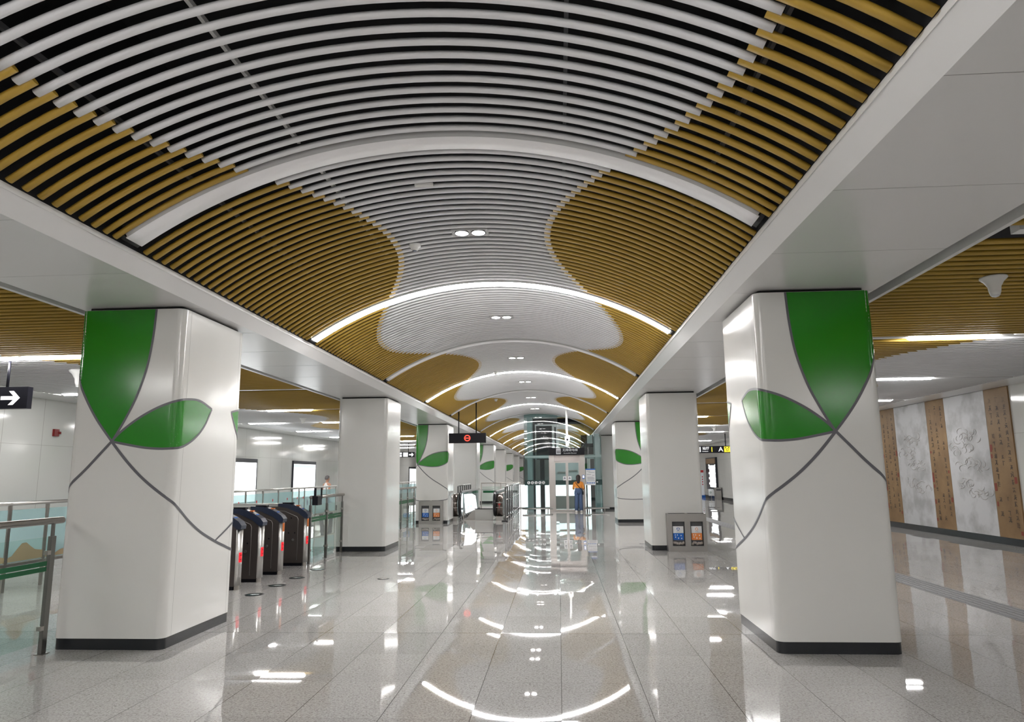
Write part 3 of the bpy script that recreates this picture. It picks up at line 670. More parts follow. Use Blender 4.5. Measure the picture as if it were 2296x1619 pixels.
# ------------------------------------------------------------------ ticket gates
def make_gate(y, label, sticker):
    t = thing('ticket_gate', label, 'ticket gate', (-5.1, y + 0.12, 0), 'row of ticket gates'); w = 0.145
    side = [(-5.90, 0.05), (-4.395, 0.05), (-4.395, 0.80), (-4.47, 0.90), (-4.66, 0.975), (-4.86, 0.992), (-5.90, 0.992)]
    fix_normals(MB().prism(side, 'xz', y, y + w).build('body', 'gateside', t))
    MB().box(-5.86, -4.42, y + 0.02, y + w - 0.02, 0.0, 0.05).build('foot', 'black', t)
    # raised inner frame line on the passage side
    fr = [(-5.0, 0.93), (-4.74, 0.915), (-4.52, 0.82), (-4.50, 0.78), (-4.50, 0.10)]
    b = MB().tube([(a, y - 0.001, c) for a, c in fr], 0.0035, 6); b.build('panel_frame', 'brushed', t)
    # front pillar: rounded stainless nose
    pil = [(-4.405, 0), (-4.405, w)]
    nose = [(-4.395, 0.0)] + [(-4.39 + 0.048 * math.sin(a), w / 2 - (w / 2) * math.cos(a)) for a in [PI * k / 12 for k in range(13)]] + [(-4.395, w)]
    m = MB().prism([(a, y + b_) for a, b_ in nose], 'xy', 0.06, 0.795, 0, True); fix_normals(m.build('front_pillar', 'steelb', t))
    MB().prism([(-4.39 + 0.03 * math.sin(a), y + w / 2 - 0.06 * math.cos(a)) for a in [PI * k / 12 for k in range(13)]] + [(-4.40, y + w / 2 + 0.06), (-4.40, y + w / 2 - 0.06)], 'xy', 0.0, 0.06).build('pillar_foot', 'steel', t)
    cov = [(-4.385, 0.797), (-4.335, 0.800), (-4.328, 0.850), (-4.37, 0.905), (-4.46, 0.962), (-4.56, 1.010), (-4.68, 1.038), (-4.86, 1.046), (-4.86, 0.994), (-4.70, 0.968), (-4.50, 0.885)]
    fix_normals(MB().prism(cov, 'xz', y - 0.006, y + w + 0.006, 0, False).build('top_cover', 'navy', t))
    r = MB().box(-4.80, -4.62, y + 0.03, y + w - 0.03, 1.03, 1.062); r.build('ticket_slot', 'black', t)
    p = [(-4.385, 0.893), (-4.45, 0.955), (-4.455, 0.948), (-4.39, 0.886)]
    MB().prism([(a - 0.004, c + 0.008) for a, c in p], 'xz', y + 0.03, y + w - 0.03).build('card_reader', 'blue', t)
    MB().box(-4.56, -4.51, y + 0.04, y + w - 0.04, 1.0, 1.016).build('display', 'orange', t)
    MB().box(-5.90, -4.87, y - 0.003, y + w + 0.003, 0.994, 1.046).build('steel_top', 'steelb', t)
    s = MB()
    for a, c in ((-4.92, 0.86), (-4.62, 0.80), (-4.55, 0.55), (-4.66, 0.55)): s.tube([(a, y - 0.004, c), (a, y + 0.002, c)], 0.012, 10)
    s.build('sensor', 'black', t)
    MB().tube([(-4.58, y - 0.008, 0.435), (-4.58, y + 0.002, 0.435)], 0.022, 12).build('lock', 'steelb', t)
    # red stop indicator wrapping the nose
    m = MB(); vs = []; ks = [0.50, 0.65, 0.8, 0.95, 1.10]
    for k in ks:
        a = k * PI / 2 * 0.9 + 0.1
        for z in (0.362, 0.492): vs.append((-4.39 + 0.0500 * math.sin(a), y + w / 2 - (w / 2 + 0.002) * math.cos(a), z))
    m.add(vs, [(2 * i, 2 * i + 1, 2 * i + 3, 2 * i + 2) for i in range(4)], 0, True); led = fix_normals(m.build('red_indicator', 'ledred', t))
    a = 0.8 * PI / 2 * 0.9 + 0.1; cx, cy = -4.39 + 0.0520 * math.sin(a), y + w / 2 - (w / 2 + 0.004) * math.cos(a); dx, dy = math.cos(a) * 0.05, (w / 2) * math.sin(a); L_ = math.hypot(dx, dy); dx /= L_; dy /= L_
    m = MB()
    for zz, sg in ((0.445, 1), (0.41, -1)):
        m.add([(cx - dx * 0.018, cy - dy * 0.018, zz), (cx + dx * 0.018, cy + dy * 0.018, zz), (cx, cy, zz + sg * 0.032)], [(0, 1, 2)])
    m.build('arrow_mark', 'red', led)
    if sticker:
        m = MB(); vs = []
        for k in (0.6, 0.8, 1.0, 1.2):
            a = k * PI / 2 * 0.9 + 0.1
            for z in (0.655, 0.785): vs.append((-4.39 + 0.0500 * math.sin(a), y + w / 2 - (w / 2 + 0.002) * math.cos(a), z))
        m.add(vs, [(2 * i, 2 * i + 1, 2 * i + 3, 2 * i + 2) for i in range(3)], 0, True); fix_normals(m.build('orange_label', 'orange', t))
make_gate(9.40, 'ticket gate nearest the viewer, half hidden by the leafy column', False)
make_gate(10.10, 'second ticket gate from the column, without orange label', False)
make_gate(10.855, 'third ticket gate, nearer of the two with an orange label', True)
make_gate(11.935, 'farthest ticket gate, beside the glass fence and black box', True)

# ------------------------------------------------------------------ glass fences
def rail_fence(label, x, ys, rail0, rail1, z1=1.135, wide=0.028):
    t = thing('glass_fence', label, 'fence', (x, (ys[0] + ys[-1]) / 2, 0), 'steel framed glass fences beside the left columns')
    MB().tube([(x, rail0, z1 + 0.0), (x, rail1, z1 + 0.0)], 0.030, 14).build('handrail', 'steel', t)
    for y in ys:
        m = MB().box(x - 0.018, x + 0.018, y - wide, y + wide, 0.0, 1.0); m.box(x - 0.008, x + 0.008, y - 0.016, y + 0.016, 1.0, z1)
        m.box(x - 0.04, x + 0.04, y - 0.045, y + 0.045, 0, 0.006); m.build('post', 'poststeel', t)
    for a, b in zip(ys, ys[1:]):
        g = MB().box(x - 0.006, x + 0.006, a + 0.045, b - 0.045, 0.10, 1.0).build('glass_pane', 'glass', t)
        s = MB().box(x + 0.0065, x + 0.0075, a + 0.046, b - 0.046, 0.703, 0.742).box(x + 0.0065, x + 0.0075, a + 0.046, b - 0.046, 0.750, 0.790); s.build('green_stripe', 'stripe', g)
        c = MB()
        for yy in (a + 0.045, b - 0.045):
            for z in (0.22, 0.86): c.box(x - 0.02, x + 0.02, yy - 0.02, yy + 0.02, z - 0.018, z + 0.018)
        c.build('clamps', 'steel', t)
rail_fence('glass fence with green stripes in front of the nearest leafy column', -4.53, [3.3, 4.2, 5.12, 6.07], 3.2, 6.18)
rail_fence('glass fence with green stripes between gates and plain column', -4.40, [12.24, 13.12, 14.06], 12.24, 14.12)
rail_fence('glass fence with green stripes beside the bin by the second leafy column', -4.50, [17.0, 18.0, 18.9, 19.8, 20.68, 21.60], 16.9, 21.86)
t = thing('intercom_box', 'black box clamped to the fence handrail beside the farthest gate', 'intercom', (-4.40, 12.3, 1.0))
MB().box(-4.36, -4.26, 12.20, 12.42, 1.00, 1.16).build('case', 'black', t); MB().box(-4.34, -4.30, 12.22, 12.24, 1.16, 1.30).build('antenna', 'black', t); MB().box(-4.28, -4.26, 12.40, 12.44, 1.10, 1.30).build('bracket', 'black', t)

def partition(label, y0, y1, posts, prints):
    x = -7.5
    t = thing('glass_partition', label, 'partition', (x, (y0 + y1) / 2, 0), 'pale blue glass partition across the left aisle')
    MB().tube([(x, y0, 1.175), (x, y1, 1.175)], 0.026, 12).build('handrail', 'steelb', t)
    for y in posts:
        MB().box(x - 0.012, x + 0.012, y - 0.026, y + 0.026, 0, 1.16).build('post', 'steel', t)
    ps = sorted(posts)
    for a, b in zip(ps, ps[1:]):
        g = MB().box(x - 0.006, x + 0.006, a + 0.04, b - 0.04, 0.38, 1.09).build('glass_pane', 'frost', t)
        if prints:
            m = MB(); yc = (a + b) / 2
            pr = disc_poly(yc + 0.12, 0.90, 0.035, 12); m.add([(x + 0.008, p, q) for p, q in pr], [tuple(range(12))], 0)
            pr = [(yc - 0.26, 0.66), (yc - 0.20, 0.66), (yc - 0.19, 0.80), (yc - 0.22, 0.86), (yc - 0.26, 0.80)]; m.add([(x + 0.008, p, q) for p, q in pr], [tuple(range(5))], 1)
            pr = [(yc - 0.04, 0.62), (yc + 0.04, 0.62), (yc + 0.02, 0.70), (yc - 0.02, 0.70)]; m.add([(x + 0.008, p, q) for p, q in pr], [(0, 1, 2, 3)], 1)
            m.build('printed_picture', ['redp', 'textgrey'], g)
    MB().box(x - 0.02, x + 0.02, y0, y1, 0.33, 0.37).build('lower_rail', 'steel', t)
    return t
pa = partition('pale glass partition behind the nearest left fence, with sandy hill print', 8.2, 15.3, [8.3, 9.19, 9.89, 10.9, 12.0, 13.0, 14.1, 15.2], False)
m = MB()
hill = [(8.95 + 1.35 * k / 16, 0.40 + 0.05 + 0.03 * math.sin(k * 1.3) + 0.17 * math.exp(-((k - 7) / 2.6) ** 2)) for k in range(17)]
m.add([(-7.491, a, b) for a, b in hill] + [(-7.491, 10.3, 0.39), (-7.491, 8.95, 0.39)], [tuple(range(19))]); m.build('sandy_print', 'sand', pa)
m = MB(); m.add([(-7.49, p, q) for p, q in disc_poly(8.78, 0.97, 0.035, 12)], [tuple(range(12))]); m.build('red_dot', 'redp', pa)
partition('pale glass partition with small pictures behind the ticket gates', 15.4, 23.3, [15.45, 16.42, 17.40, 18.38, 19.37, 19.87, 20.31, 21.26, 22.25, 23.2], True)
partition('pale glass partition farther along, behind the second leafy column', 23.4, 37.0, [23.5, 24.6, 25.7, 26.8, 27.9, 29.0, 30.1, 31.2, 32.3, 33.3, 34.35, 35.2, 36.1, 36.95], False)

# ------------------------------------------------------------------ twin bins
def make_bin(x0, y, label):
    w, h, d = 0.745, 0.715, 0.215
    t = thing('recycling_bin', label, 'bin', (x0 + w / 2, y + d / 2, 0), 'twin steel recycling bins')
    m = MB()   # front frame with two openings
    xs = [x0, x0 + 0.085, x0 + 0.325, x0 + 0.435, x0 + 0.675, x0 + w]
    for a, b in ((0, 1), (2, 3), (4, 5)): m.box(xs[a], xs[b], y, y + 0.02, 0, h)
    for a, b in ((1, 2), (3, 4)): m.box(xs[a], xs[b], y, y + 0.02, 0, 0.105); m.box(xs[a], xs[b], y, y + 0.02, 0.565, h)
    m.box(x0, x0 + 0.02, y + 0.02, y + d, 0, h).box(x0 + w - 0.02, x0 + w, y + 0.02, y + d, 0, h).box(x0 + 0.02, x0 + w - 0.02, y + d - 0.02, y + d, 0, h).box(x0 + 0.02, x0 + w - 0.02, y + 0.02, y + d - 0.02, h - 0.02, h)
    m.build('casing', 'brushed', t)
    MB().box(x0 + 0.03, x0 + 0.34, y + 0.03, y + 0.13, h, h + 0.006).box(x0 + 0.40, x0 + 0.71, y + 0.03, y + 0.13, h, h + 0.006).build('slot', 'black', t)
    for k, (a, colr, cm) in enumerate(((xs[1], 'blue', 'blue'), (xs[3], 'orangep', 'orangep'))):
        p = MB().box(a, a + 0.24, y + 0.05, y + 0.06, 0.105, 0.565).build('door_panel', 'bindark', t, label=('blue' if k == 0 else 'orange') + ' labelled door')
        MB().box(a + 0.02, a + 0.22, y + 0.046, y + 0.05, 0.345, 0.475).build('white_label', 'white', p)
        MB().box(a + 0.02, a + 0.22, y + 0.046, y + 0.05, 0.215, 0.343).build('coloured_label', cm, p)
        s = MB(); cx, cz = a + 0.12, 0.422
        for q in range(3):      # three chasing arrows as thick strokes, wavy drop on the other
            a0 = PI / 2 + q * 2 * PI / 3
            if k == 0:
                p0 = (cx + 0.030 * math.cos(a0 + 0.35), cz + 0.030 * math.sin(a0 + 0.35)); p1 = (cx + 0.030 * math.cos(a0 + 2 * PI / 3 - 0.35), cz + 0.030 * math.sin(a0 + 2 * PI / 3 - 0.35))
                s.tube([(p0[0], y + 0.045, p0[1]), (p1[0], y + 0.045, p1[1])], 0.006, 5)
        if k == 1: s.tube([(cx + 0.024 * math.sin(2 * PI * j / 16), y + 0.045, cz - 0.004 - 0.024 * math.cos(2 * PI * j / 16) + (0.010 if j == 8 else 0)) for j in range(17)], 0.004, 5, False)
        s.build('recycling_mark', colr, p)
        u = MB().box(cx - 0.03, cx + 0.03, y + 0.0452, y + 0.0462, 0.366, 0.371)
        u.build('caption', 'textgrey', p)
        ic = MB()
        for dx, dz in ((-0.055, 0.27), (-0.02, 0.31), (0.05, 0.30), (0.06, 0.245), (0.0, 0.25), (-0.06, 0.31)): ic.box(cx + dx - 0.008, cx + dx + 0.008, y + 0.0445, y + 0.0455, dz - 0.012, dz + 0.012)
        ic.build('item_icons', 'softwhite', p)
        l = MB(); rnd = random.Random(k)
        for q in range(7): l.lathe([(0.001, 0), (0.022, 0.01), (0.026, 0.03), (0.012, 0.05), (0.001, 0.055)], a + 0.03 + q * 0.03, y + 0.038, 8, base=0.108 + rnd.uniform(0, 0.035))
        l.build('rubbish', 'litter', p, kind='stuff')
make_bin(2.08, 13.925, 'steel twin recycling bin beside the plain right column')
make_bin(-4.40, 21.86, 'steel twin recycling bin in front of the second leafy left column')

# ------------------------------------------------------------------ left wall: lightboxes, alarm
def lightbox(y0, y1, z0, z1, label, tint):
    t = thing('lightbox', label, 'lightbox', (WL, (y0 + y1) / 2, z0), 'backlit advertising boxes on the left wall')
    x = WL
    m = MB().box(x, x + 0.06, y0, y0 + 0.05, z0, z1).box(x, x + 0.06, y1 - 0.05, y1, z0, z1).box(x, x + 0.06, y0 + 0.05, y1 - 0.05, z0, z0 + 0.05).box(x, x + 0.06, y0 + 0.05, y1 - 0.05, z1 - 0.13, z1)
    m.build('frame', 'frame', t); MB().box(x, x + 0.05, y0 + 0.05, y1 - 0.05, z0 + 0.05, z1 - 0.13).build('lit_panel', 'adlit', t)
    if tint: MB().box(x + 0.05, x + 0.052, y0 + 0.08, y1 - 0.08, z1 - 0.26, z1 - 0.145).build('tinted_heading', 'adblue', t)
lightbox(21.35, 24.0, 0.62, 2.13, 'glowing white advert box partly hidden behind the nearest leafy column', False)
lightbox(27.36, 29.97, 0.62, 2.14, 'glowing white advert box on the left wall beside the man', True)
lightbox(49.2, 51.8, 0.62, 2.12, 'small far glowing advert box seen between the second and third left columns', False)
t = thing('fire_alarm', 'dark red fire alarm on the left wall above the near fence', 'alarm', (WL, 14.05, 2.4))
MB().box(WL, WL + 0.05, 13.98, 14.12, 2.40, 2.55).build('case', 'red', t); MB().lathe([(0.03, 0), (0.03, 0.05)], WL + 0.05, 14.13, 10, base=2.45).build('siren', 'red', t)

# ------------------------------------------------------------------ hanging signs
def hang_sign(label, x0, x1, y, z0, z1, rods, rodtop, d=0.09):
    t = thing('hanging_sign', label, 'sign', ((x0 + x1) / 2, y, z0))
    MB().box(x0, x1, y - d / 2, y + d / 2, z0, z1).build('case', 'black', t)
    for x in rods: MB().cyl((x, y, z1), (x, y, rodtop if not callable(rodtop) else rodtop(x)), 0.018, 10).build('rod', 'black', t)
    return t
s = hang_sign('black hanging sign with white arrow at the far left edge', -9.6, -7.19, 8.95, 2.455, 2.752, (-7.53, -9.2), 3.16)
y = 8.95 - 0.0465; m = MB(); cx, cz = -7.41, 2.60
flat(m, [(cx - 0.16, cz - 0.025), (cx + 0.02, cz - 0.025), (cx - 0.05, cz - 0.095), (cx + 0.02, cz - 0.095), (cx + 0.115, cz), (cx + 0.02, cz + 0.095), (cx - 0.05, cz + 0.095), (cx + 0.02, cz + 0.025), (cx - 0.16, cz + 0.025)], y)
m.build('arrow', 'ledwhite', s)
m = MB(); m.box(-7.90, -7.615, y, y + 0.001, 2.49, 2.71); m.build('pictogram', 'ledwhite', s)
m = MB(); m.box(-7.86, -7.655, y - 0.002, y - 0.001, 2.52, 2.68); m.build('pictogram_inside', 'black', s)
s = hang_sign('black hanging sign with white arrow, far off left of second leafy column', -9.2, -7.30, 35.12, 2.42, 2.69, (-7.63, -8.9), 3.16)
y = 35.12 - 0.0465; m = MB(); cx, cz = -7.46, 2.55
flat(m, [(cx - 0.13, cz - 0.03), (cx + 0.0, cz - 0.03), (cx - 0.0, cz - 0.09), (cx + 0.03, cz - 0.09), (cx + 0.11, cz), (cx + 0.03, cz + 0.09), (cx, cz + 0.09), (cx, cz + 0.03), (cx - 0.13, cz + 0.03)], y)
m.box(-7.89, -7.65, y, y + 0.001, 2.45, 2.66).box(-8.22, -7.96, y, y + 0.001, 2.45, 2.54).box(-8.22, -7.96, y, y + 0.001, 2.57, 2.66); m.build('white_symbols', 'ledwhite', s)
s = hang_sign('small black display with red no-entry ring below the vault', -3.332, -2.194, 21.1, 2.461, 2.761, (-3.035, -2.495), lambda x: VZ + math.sqrt(VS ** 2 - (x - XC) ** 2) + 0.02)
y = 21.1 - 0.047; m = MB(); ring(m, -2.765, 2.610, 0.066, 0.098, y); m.box(-2.835, -2.695, y - 0.001, y, 2.596, 2.624); m.build('no_entry_symbol', 'ledring', s)
s = hang_sign('black hanging exit sign with yellow A beside the right columns', 5.3, 8.2, 30.11, 2.315, 2.605, (7.08, 5.7), 3.16)
y = 30.11 - 0.0475; m = MB()
text_on(m, 'A', 0.27, 6.86, y, 2.455, 0, 1.1); m.build('letter', 'ledwhite', s)
m = MB(); m.box(7.00, 7.26, y, y + 0.001, 2.345, 2.575); m.build('yellow_square', 'ledyel', s)
m = MB(); ring(m, 7.13, 2.44, 0.035, 0.055, y - 0.002, n=16); m.box(7.04, 7.08, y - 0.002, y - 0.001, 2.50, 2.56).box(7.17, 7.21, y - 0.002, y - 0.001, 2.50, 2.56); m.build('square_symbol', 'black', s)
m = MB(); m.box(6.475, 6.505, y, y + 0.001, 2.36, 2.56); m.build('yellow_bar', 'ledyel', s)
m = MB(); text_on(m, '站厅', 0.13, 6.24, y, 2.50, 0, 1.1); text_on(m, 'Concourse', 0.055, 6.21, y, 2.385); m.box(5.98, 6.02, y, y + 0.001, 2.36, 2.57); m.build('white_wording', 'ledwhite', s)

# ------------------------------------------------------------------ small ceiling devices
def dome(x, y, z, r, label, h=0.07):
    t = thing('smoke_detector', label, 'detector', (x, y, z))
    MB().lathe([(r * 0.45, -h), (r * 0.62, -h * 0.8), (r * 0.66, -h * 0.45), (r, -h * 0.35), (r, 0.0)], x, y, 20, base=z).build('base', 'ceramic', t)
    MB().lathe([(r * 0.2, -h * 1.15), (r * 0.40, -h)], x, y, 14, base=z).build('sensor', 'textgrey', t)
def vz(x, r=VS): return VZ + math.sqrt(r * r - (x - XC) ** 2)
dome(-1.50, 7.08, vz(-1.50), 0.065, 'small white smoke detector on the vault left of the first downlight')
dome(-1.48, 16.5, vz(-1.48), 0.06, 'tiny smoke detector on the vault before the fourth arch light')
dome(-1.95, 21.8, vz(-1.95), 0.06, 'tiny smoke detector on the vault above the no-entry display')
def speaker(x, y, label, k=1.0):
    t = thing('ceiling_camera', label, 'ceiling camera', (x, y, AZ)); r = 0.105 * k
    MB().lathe([(0.035 * k, -0.16 * k), (0.045 * k, -0.13 * k), (0.05 * k, -0.085 * k), (0.075 * k, -0.04 * k), (r, -0.012 * k), (r, 0.0)], x, y, 22, base=AZ).build('flared_cover', 'ceramic', t)
    MB().lathe([(0.004, -0.178 * k), (0.026 * k, -0.17 * k), (0.034 * k, -0.16 * k)], x, y, 16, base=AZ).build('lens', 'white', t)
speaker(3.76, 6.02, 'white flared ceiling camera over the right aisle')
speaker(-7.10, 18.9, 'white flared ceiling camera over the left aisle')
speaker(5.69, 25.8, 'white flared ceiling camera far down the right aisle')
speaker(-7.22, 9.95, 'white flared ceiling camera beside the nearest leafy column', 1.5)
t = thing('vent_plate', 'small white bracket plate below the slats near the crown', 'bracket', (-1.12, 5.66, 4.02))
MB().box(-1.20, -1.04, 5.62, 5.66, vz(-1.12) - 0.012, vz(-1.12) + 0.01).build('plate', 'trimw', t)
t = thing('hanging_camera', 'white camera on a long white pole in front of the lift', 'camera', (0.32, 25.68, 2.5))
zt = vz(0.32)
MB().tube([(0.32, 25.68, zt + 0.02), (0.32, 25.68, 3.2), (0.325, 25.68, 2.85)], [0.035, 0.040, 0.045], 12).build('pole', 'ceramic', t)
MB().box(0.24, 0.42, 25.58, 25.80, 2.67, 2.86).build('camera_body', 'ceramic', t)
MB().tube([(0.33, 25.57, 2.74), (0.33, 25.585, 2.74)], 0.035, 12).build('lens', 'black', t)
MB().box(0.27, 0.39, 25.60, 25.78, 2.52, 2.66).build('lower_unit', 'ceramic', t)

# ------------------------------------------------------------------ escalator head and railings
EY = 23.35
t = thing('escalator', 'escalator head with black handrails behind the second leafy left column', 'escalator', (-2.7, EY + 2, 0))
def stadium(x, y0, y1, zc, r, n=12, drop=0.0):
    pts = [(x, y1, zc + r)]
    pts += [(x, y0 + r - r * math.sin(a), zc + r * math.cos(a)) for a in [PI * k / n for k in range(n + 1)]]
    pts.append((x, y1, zc - r)); return pts
for sd, xr, xa, xb, xg0, xg1 in (('left', -3.33, -3.60, -3.40, -3.345, -3.33), ('right', -2.16, -2.11, -1.89, -2.165, -2.15)):
    m = MB().tube(stadium(xr, EY, EY + 5.5, 0.54, 0.385), 0.055, 10, True, 0, [0.045] * 15, (1, 0, 0)); m.build('handrail', 'rubber', t)
    m = MB(); pr = [(EY + 5.5, 0.06), (EY + 5.5, 0.87)] + [(EY + 0.38 - 0.37 * math.sin(a), 0.50 + 0.37 * math.cos(a)) for a in [PI * k / 12 for k in range(13)]]
    dr = fix_normals(m.prism(pr, 'yz', xa, xb, 0, True).build('newel_casing', 'bronze', t))
    m = MB().box(xa, xb, EY - 0.03, EY + 0.3, 0.0, 0.14); m.build('newel_base', 'brushed', t)
    for z in (0.42, 0.58, 0.74): MB().box(xa + 0.005, xb - 0.005, EY + 0.012 + (0.10 if z > 0.7 else 0.0), EY + 0.03 + (0.10 if z > 0.7 else 0.0), z, z + 0.010).build('casing_band', 'trimw', dr)
    m = MB(); pr = [(EY + 5.5, 0.16)] + [(EY + 5.5, 0.90)] + [(EY + 0.40 - 0.345 * math.sin(a), 0.54 + 0.345 * math.cos(a)) for a in [PI * k / 10 for k in range(11)]]
    fix_normals(m.prism(pr, 'yz', xg0, xg1).build('balustrade_glass', 'barglass', t))
m = MB(); cx, cz = -2.0, 0.50
flat(m, [(cx - 0.05, cz + 0.05), (cx, cz - 0.03), (cx + 0.05, cz + 0.05)], EY + 0.004); flat(m, [(cx - 0.008, cz - 0.03), (cx - 0.008, cz - 0.10), (cx + 0.008, cz - 0.10), (cx + 0.008, cz - 0.03)], EY + 0.004)
m.build('red_stop_mark', 'redp', t)
MB().box(-3.29, -2.20, EY + 0.1, EY + 1.3, 0.0, 0.012).build('comb_plate', 'brushed', t)
m = MB()
for k in range(12):
    y = EY + 1.3 + k * 0.34; m.box(-3.25, -2.22, y, y + 0.34, 0.0, 0.010)
m.build('step', 'gateside', t)
t = thing('glowing_glass_panel', 'bright white glowing panel for the balustrade glass, tilted inside the escalator head', 'poster', (-3.0, EY + 0.2, 0.1))  # bright look of the balustrade glass, built as an added emissive panel
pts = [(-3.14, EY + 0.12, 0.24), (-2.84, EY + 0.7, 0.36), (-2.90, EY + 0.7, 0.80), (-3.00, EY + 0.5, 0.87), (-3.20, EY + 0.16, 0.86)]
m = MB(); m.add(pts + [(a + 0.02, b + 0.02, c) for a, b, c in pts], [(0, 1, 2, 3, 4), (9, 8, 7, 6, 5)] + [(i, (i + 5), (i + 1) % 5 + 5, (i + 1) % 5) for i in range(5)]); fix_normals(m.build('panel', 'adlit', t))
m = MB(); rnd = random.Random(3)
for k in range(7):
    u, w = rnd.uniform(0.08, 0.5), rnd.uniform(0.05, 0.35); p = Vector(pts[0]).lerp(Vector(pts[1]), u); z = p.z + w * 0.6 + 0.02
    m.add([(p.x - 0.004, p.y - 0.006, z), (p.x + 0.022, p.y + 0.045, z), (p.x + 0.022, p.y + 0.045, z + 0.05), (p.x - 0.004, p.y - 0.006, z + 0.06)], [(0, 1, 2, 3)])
m.build('pale_patches', 'adblue', t)
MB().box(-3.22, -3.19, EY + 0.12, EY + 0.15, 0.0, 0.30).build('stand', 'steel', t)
t = thing('barrier_board', 'low beige barrier board across the escalator between its handrails', 'barrier', (-2.5, EY + 0.3, 0))
MB().box(-2.84, -2.23, EY + 0.28, EY + 0.31, 0.0, 0.36).build('board', 'beige', t); MB().box(-2.86, -2.22, EY + 0.27, EY + 0.32, 0.36, 0.385).build('top_edge', 'black', t)
MB().prism([(-3.2, 0.0), (-2.86, 0.0), (-2.80, 0.30), (-2.9, 0.34)], 'xz', EY + 0.33, EY + 0.36).build('side_leaf', 'brushed', t)

def bar_rail(label, x, y0, y1, n, z1=1.12, glassy=False):
    t = thing('steel_railing', label, 'railing', (x, (y0 + y1) / 2, 0), 'steel railings around the escalator')
    MB().tube([(x, y0 - 0.05, z1), (x, y1, z1)], 0.026, 12).build('top_rail', 'steelb', t)
    for z in (0.10, 0.68): MB().tube([(x, y0, z), (x, y1, z)], 0.012, 8).build('cross_rail', 'steel', t)
    for k in range(n + 1):
        y = y0 + (y1 - y0) * k / n
        big = n < 9; w = 0.028 if big else 0.018
        MB().box(x - w / 2 - (0.01 if big else 0), x + w / 2 + (0.01 if big else 0), y - w, y + w, 0, z1 - 0.02).build('post' if big else 'baluster', 'railsteel', t)
    MB().box(x - 0.12, x + 0.08, y0 - 0.14, y0 + 0.10, 0.0, 0.03).build('foot_plate', 'black', t)
bar_rail('steel railing with upright bars right of the escalator', -1.76, 22.95, 30.4, 8)
bar_rail('short steel railing left of the escalator, behind the second leafy column', -3.70, 25.6, 29.2, 6)
t = thing('end_balustrade', 'glass balustrade with green stripe beyond the escalator', 'balustrade', (-2.6, 31.5, 0))
MB().tube([(-3.52, 31.5, 1.13), (-1.72, 31.5, 1.13)], 0.022, 10).build('top_rail', 'steel', t)
for x in (-3.50, -2.62, -1.74): MB().box(x - 0.02, x + 0.02, 31.48, 31.52, 0, 1.12).build('post', 'steel', t)
for a, b in ((-3.46, -2.66), (-2.58, -1.78)):
    g = MB().box(a, b, 31.495, 31.505, 0.1, 0.98).build('glass_pane', 'glass', t); MB().box(a + 0.04, b - 0.08, 31.486, 31.494, 0.70, 0.80).build('green_stripe', 'stripe', g)
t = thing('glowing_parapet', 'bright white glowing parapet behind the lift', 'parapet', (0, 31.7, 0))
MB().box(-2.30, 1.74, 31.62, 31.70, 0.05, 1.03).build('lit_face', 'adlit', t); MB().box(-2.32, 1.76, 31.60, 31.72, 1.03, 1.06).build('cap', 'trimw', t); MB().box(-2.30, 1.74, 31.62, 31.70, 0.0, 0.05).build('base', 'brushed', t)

# ------------------------------------------------------------------ glass lift
LY, LB = 28.80, 31.05
t = thing('glass_lift', 'glass lift enclosure with steel doors at the middle of the hall', 'lift', (0.2, LY, 0)); lift = t
for x0, x1, zt, nm in ((-1.29, -1.09, 4.02, 'post'), (1.48, 1.68, 3.125, 'post')):
    MB().box(x0, x1, LY + 0.04, LY + 0.20, 0, zt).build(nm, 'teal', t)
    MB().box(x0, x1, LB - 0.2, LB, 0, zt).build(nm, 'teal', t)
for z0, z1 in ((2.14, 2.27),):
    MB().box(-1.40, -0.40, LY + 0.02, LY + 0.14, z0, z1).box(1.05, 1.74, LY + 0.02, LY + 0.14, z0, z1).build('cross_beam', 'teal', t)
    MB().box(-1.40, 1.74, LB - 0.14, LB - 0.02, z0, z1).build('cross_beam', 'teal', t)
MB().box(-1.40, 1.10, LY + 0.03, LY + 0.15, 3.84, 3.98).build('head_beam', 'teal', t)
def pane(*a): MB().box(*a).build('glass_pane', 'lift_glass', t)
pane(-1.41, -0.41, LY, LY + 0.012, 0.05, 2.18); pane(1.07, 1.75, LY, LY + 0.012, 0.05, 2.18)
pane(-1.41, -0.02, LY, LY + 0.012, 2.24, 3.99); pane(0.0, 1.50, LY, LY + 0.012, 2.24, 3.30); pane(0.0, 1.06, LY, LY + 0.012, 3.31, 3.62)
pane(-1.41, -1.40, LY + 0.02, LB, 0.05, 4.0); pane(1.74, 1.75, LY + 0.02, LB, 0.05, 3.12)
pane(-1.41, 1.74, LB, LB + 0.012, 0.05, 3.12)
MB().box(-1.05, 1.30, LY + 0.25, LY + 0.33, 3.56, 3.80).build('head_box', 'shaft', t)
MB().box(-0.92, -0.26, LY + 0.35, LY + 0.85, 2.10, 3.50).build('counterweight', 'shaft', t)
MB().box(-0.78, -0.60, LY + 0.4, LY + 0.8, 0.0, 2.1).build('counterweight_guide', 'shaft', t)
MB().box(0.95, 1.46, LY + 0.55, LY + 0.8, 2.30, 3.10).build('drive_unit', 'shaft', t)
MB().box(-1.06, -0.98, LY + 0.5, LY + 0.6, 0.0, 3.6).box(-0.16, -0.10, LY + 1.2, LY + 1.3, 2.3, 3.5).build('guide_rail', 'shaft', t)
MB().box(1.10, 1.16, LY + 0.3, LY + 0.4, 0, 3.1).box(1.30, 1.46, LY + 0.3, LY + 0.4, 0, 2.10).build('guide_rail', 'shaft', t)
MB().box(1.20, 1.42, LY + 0.3, LY + 0.5, 2.75, 3.1).build('machine_box', 'cabin', t)
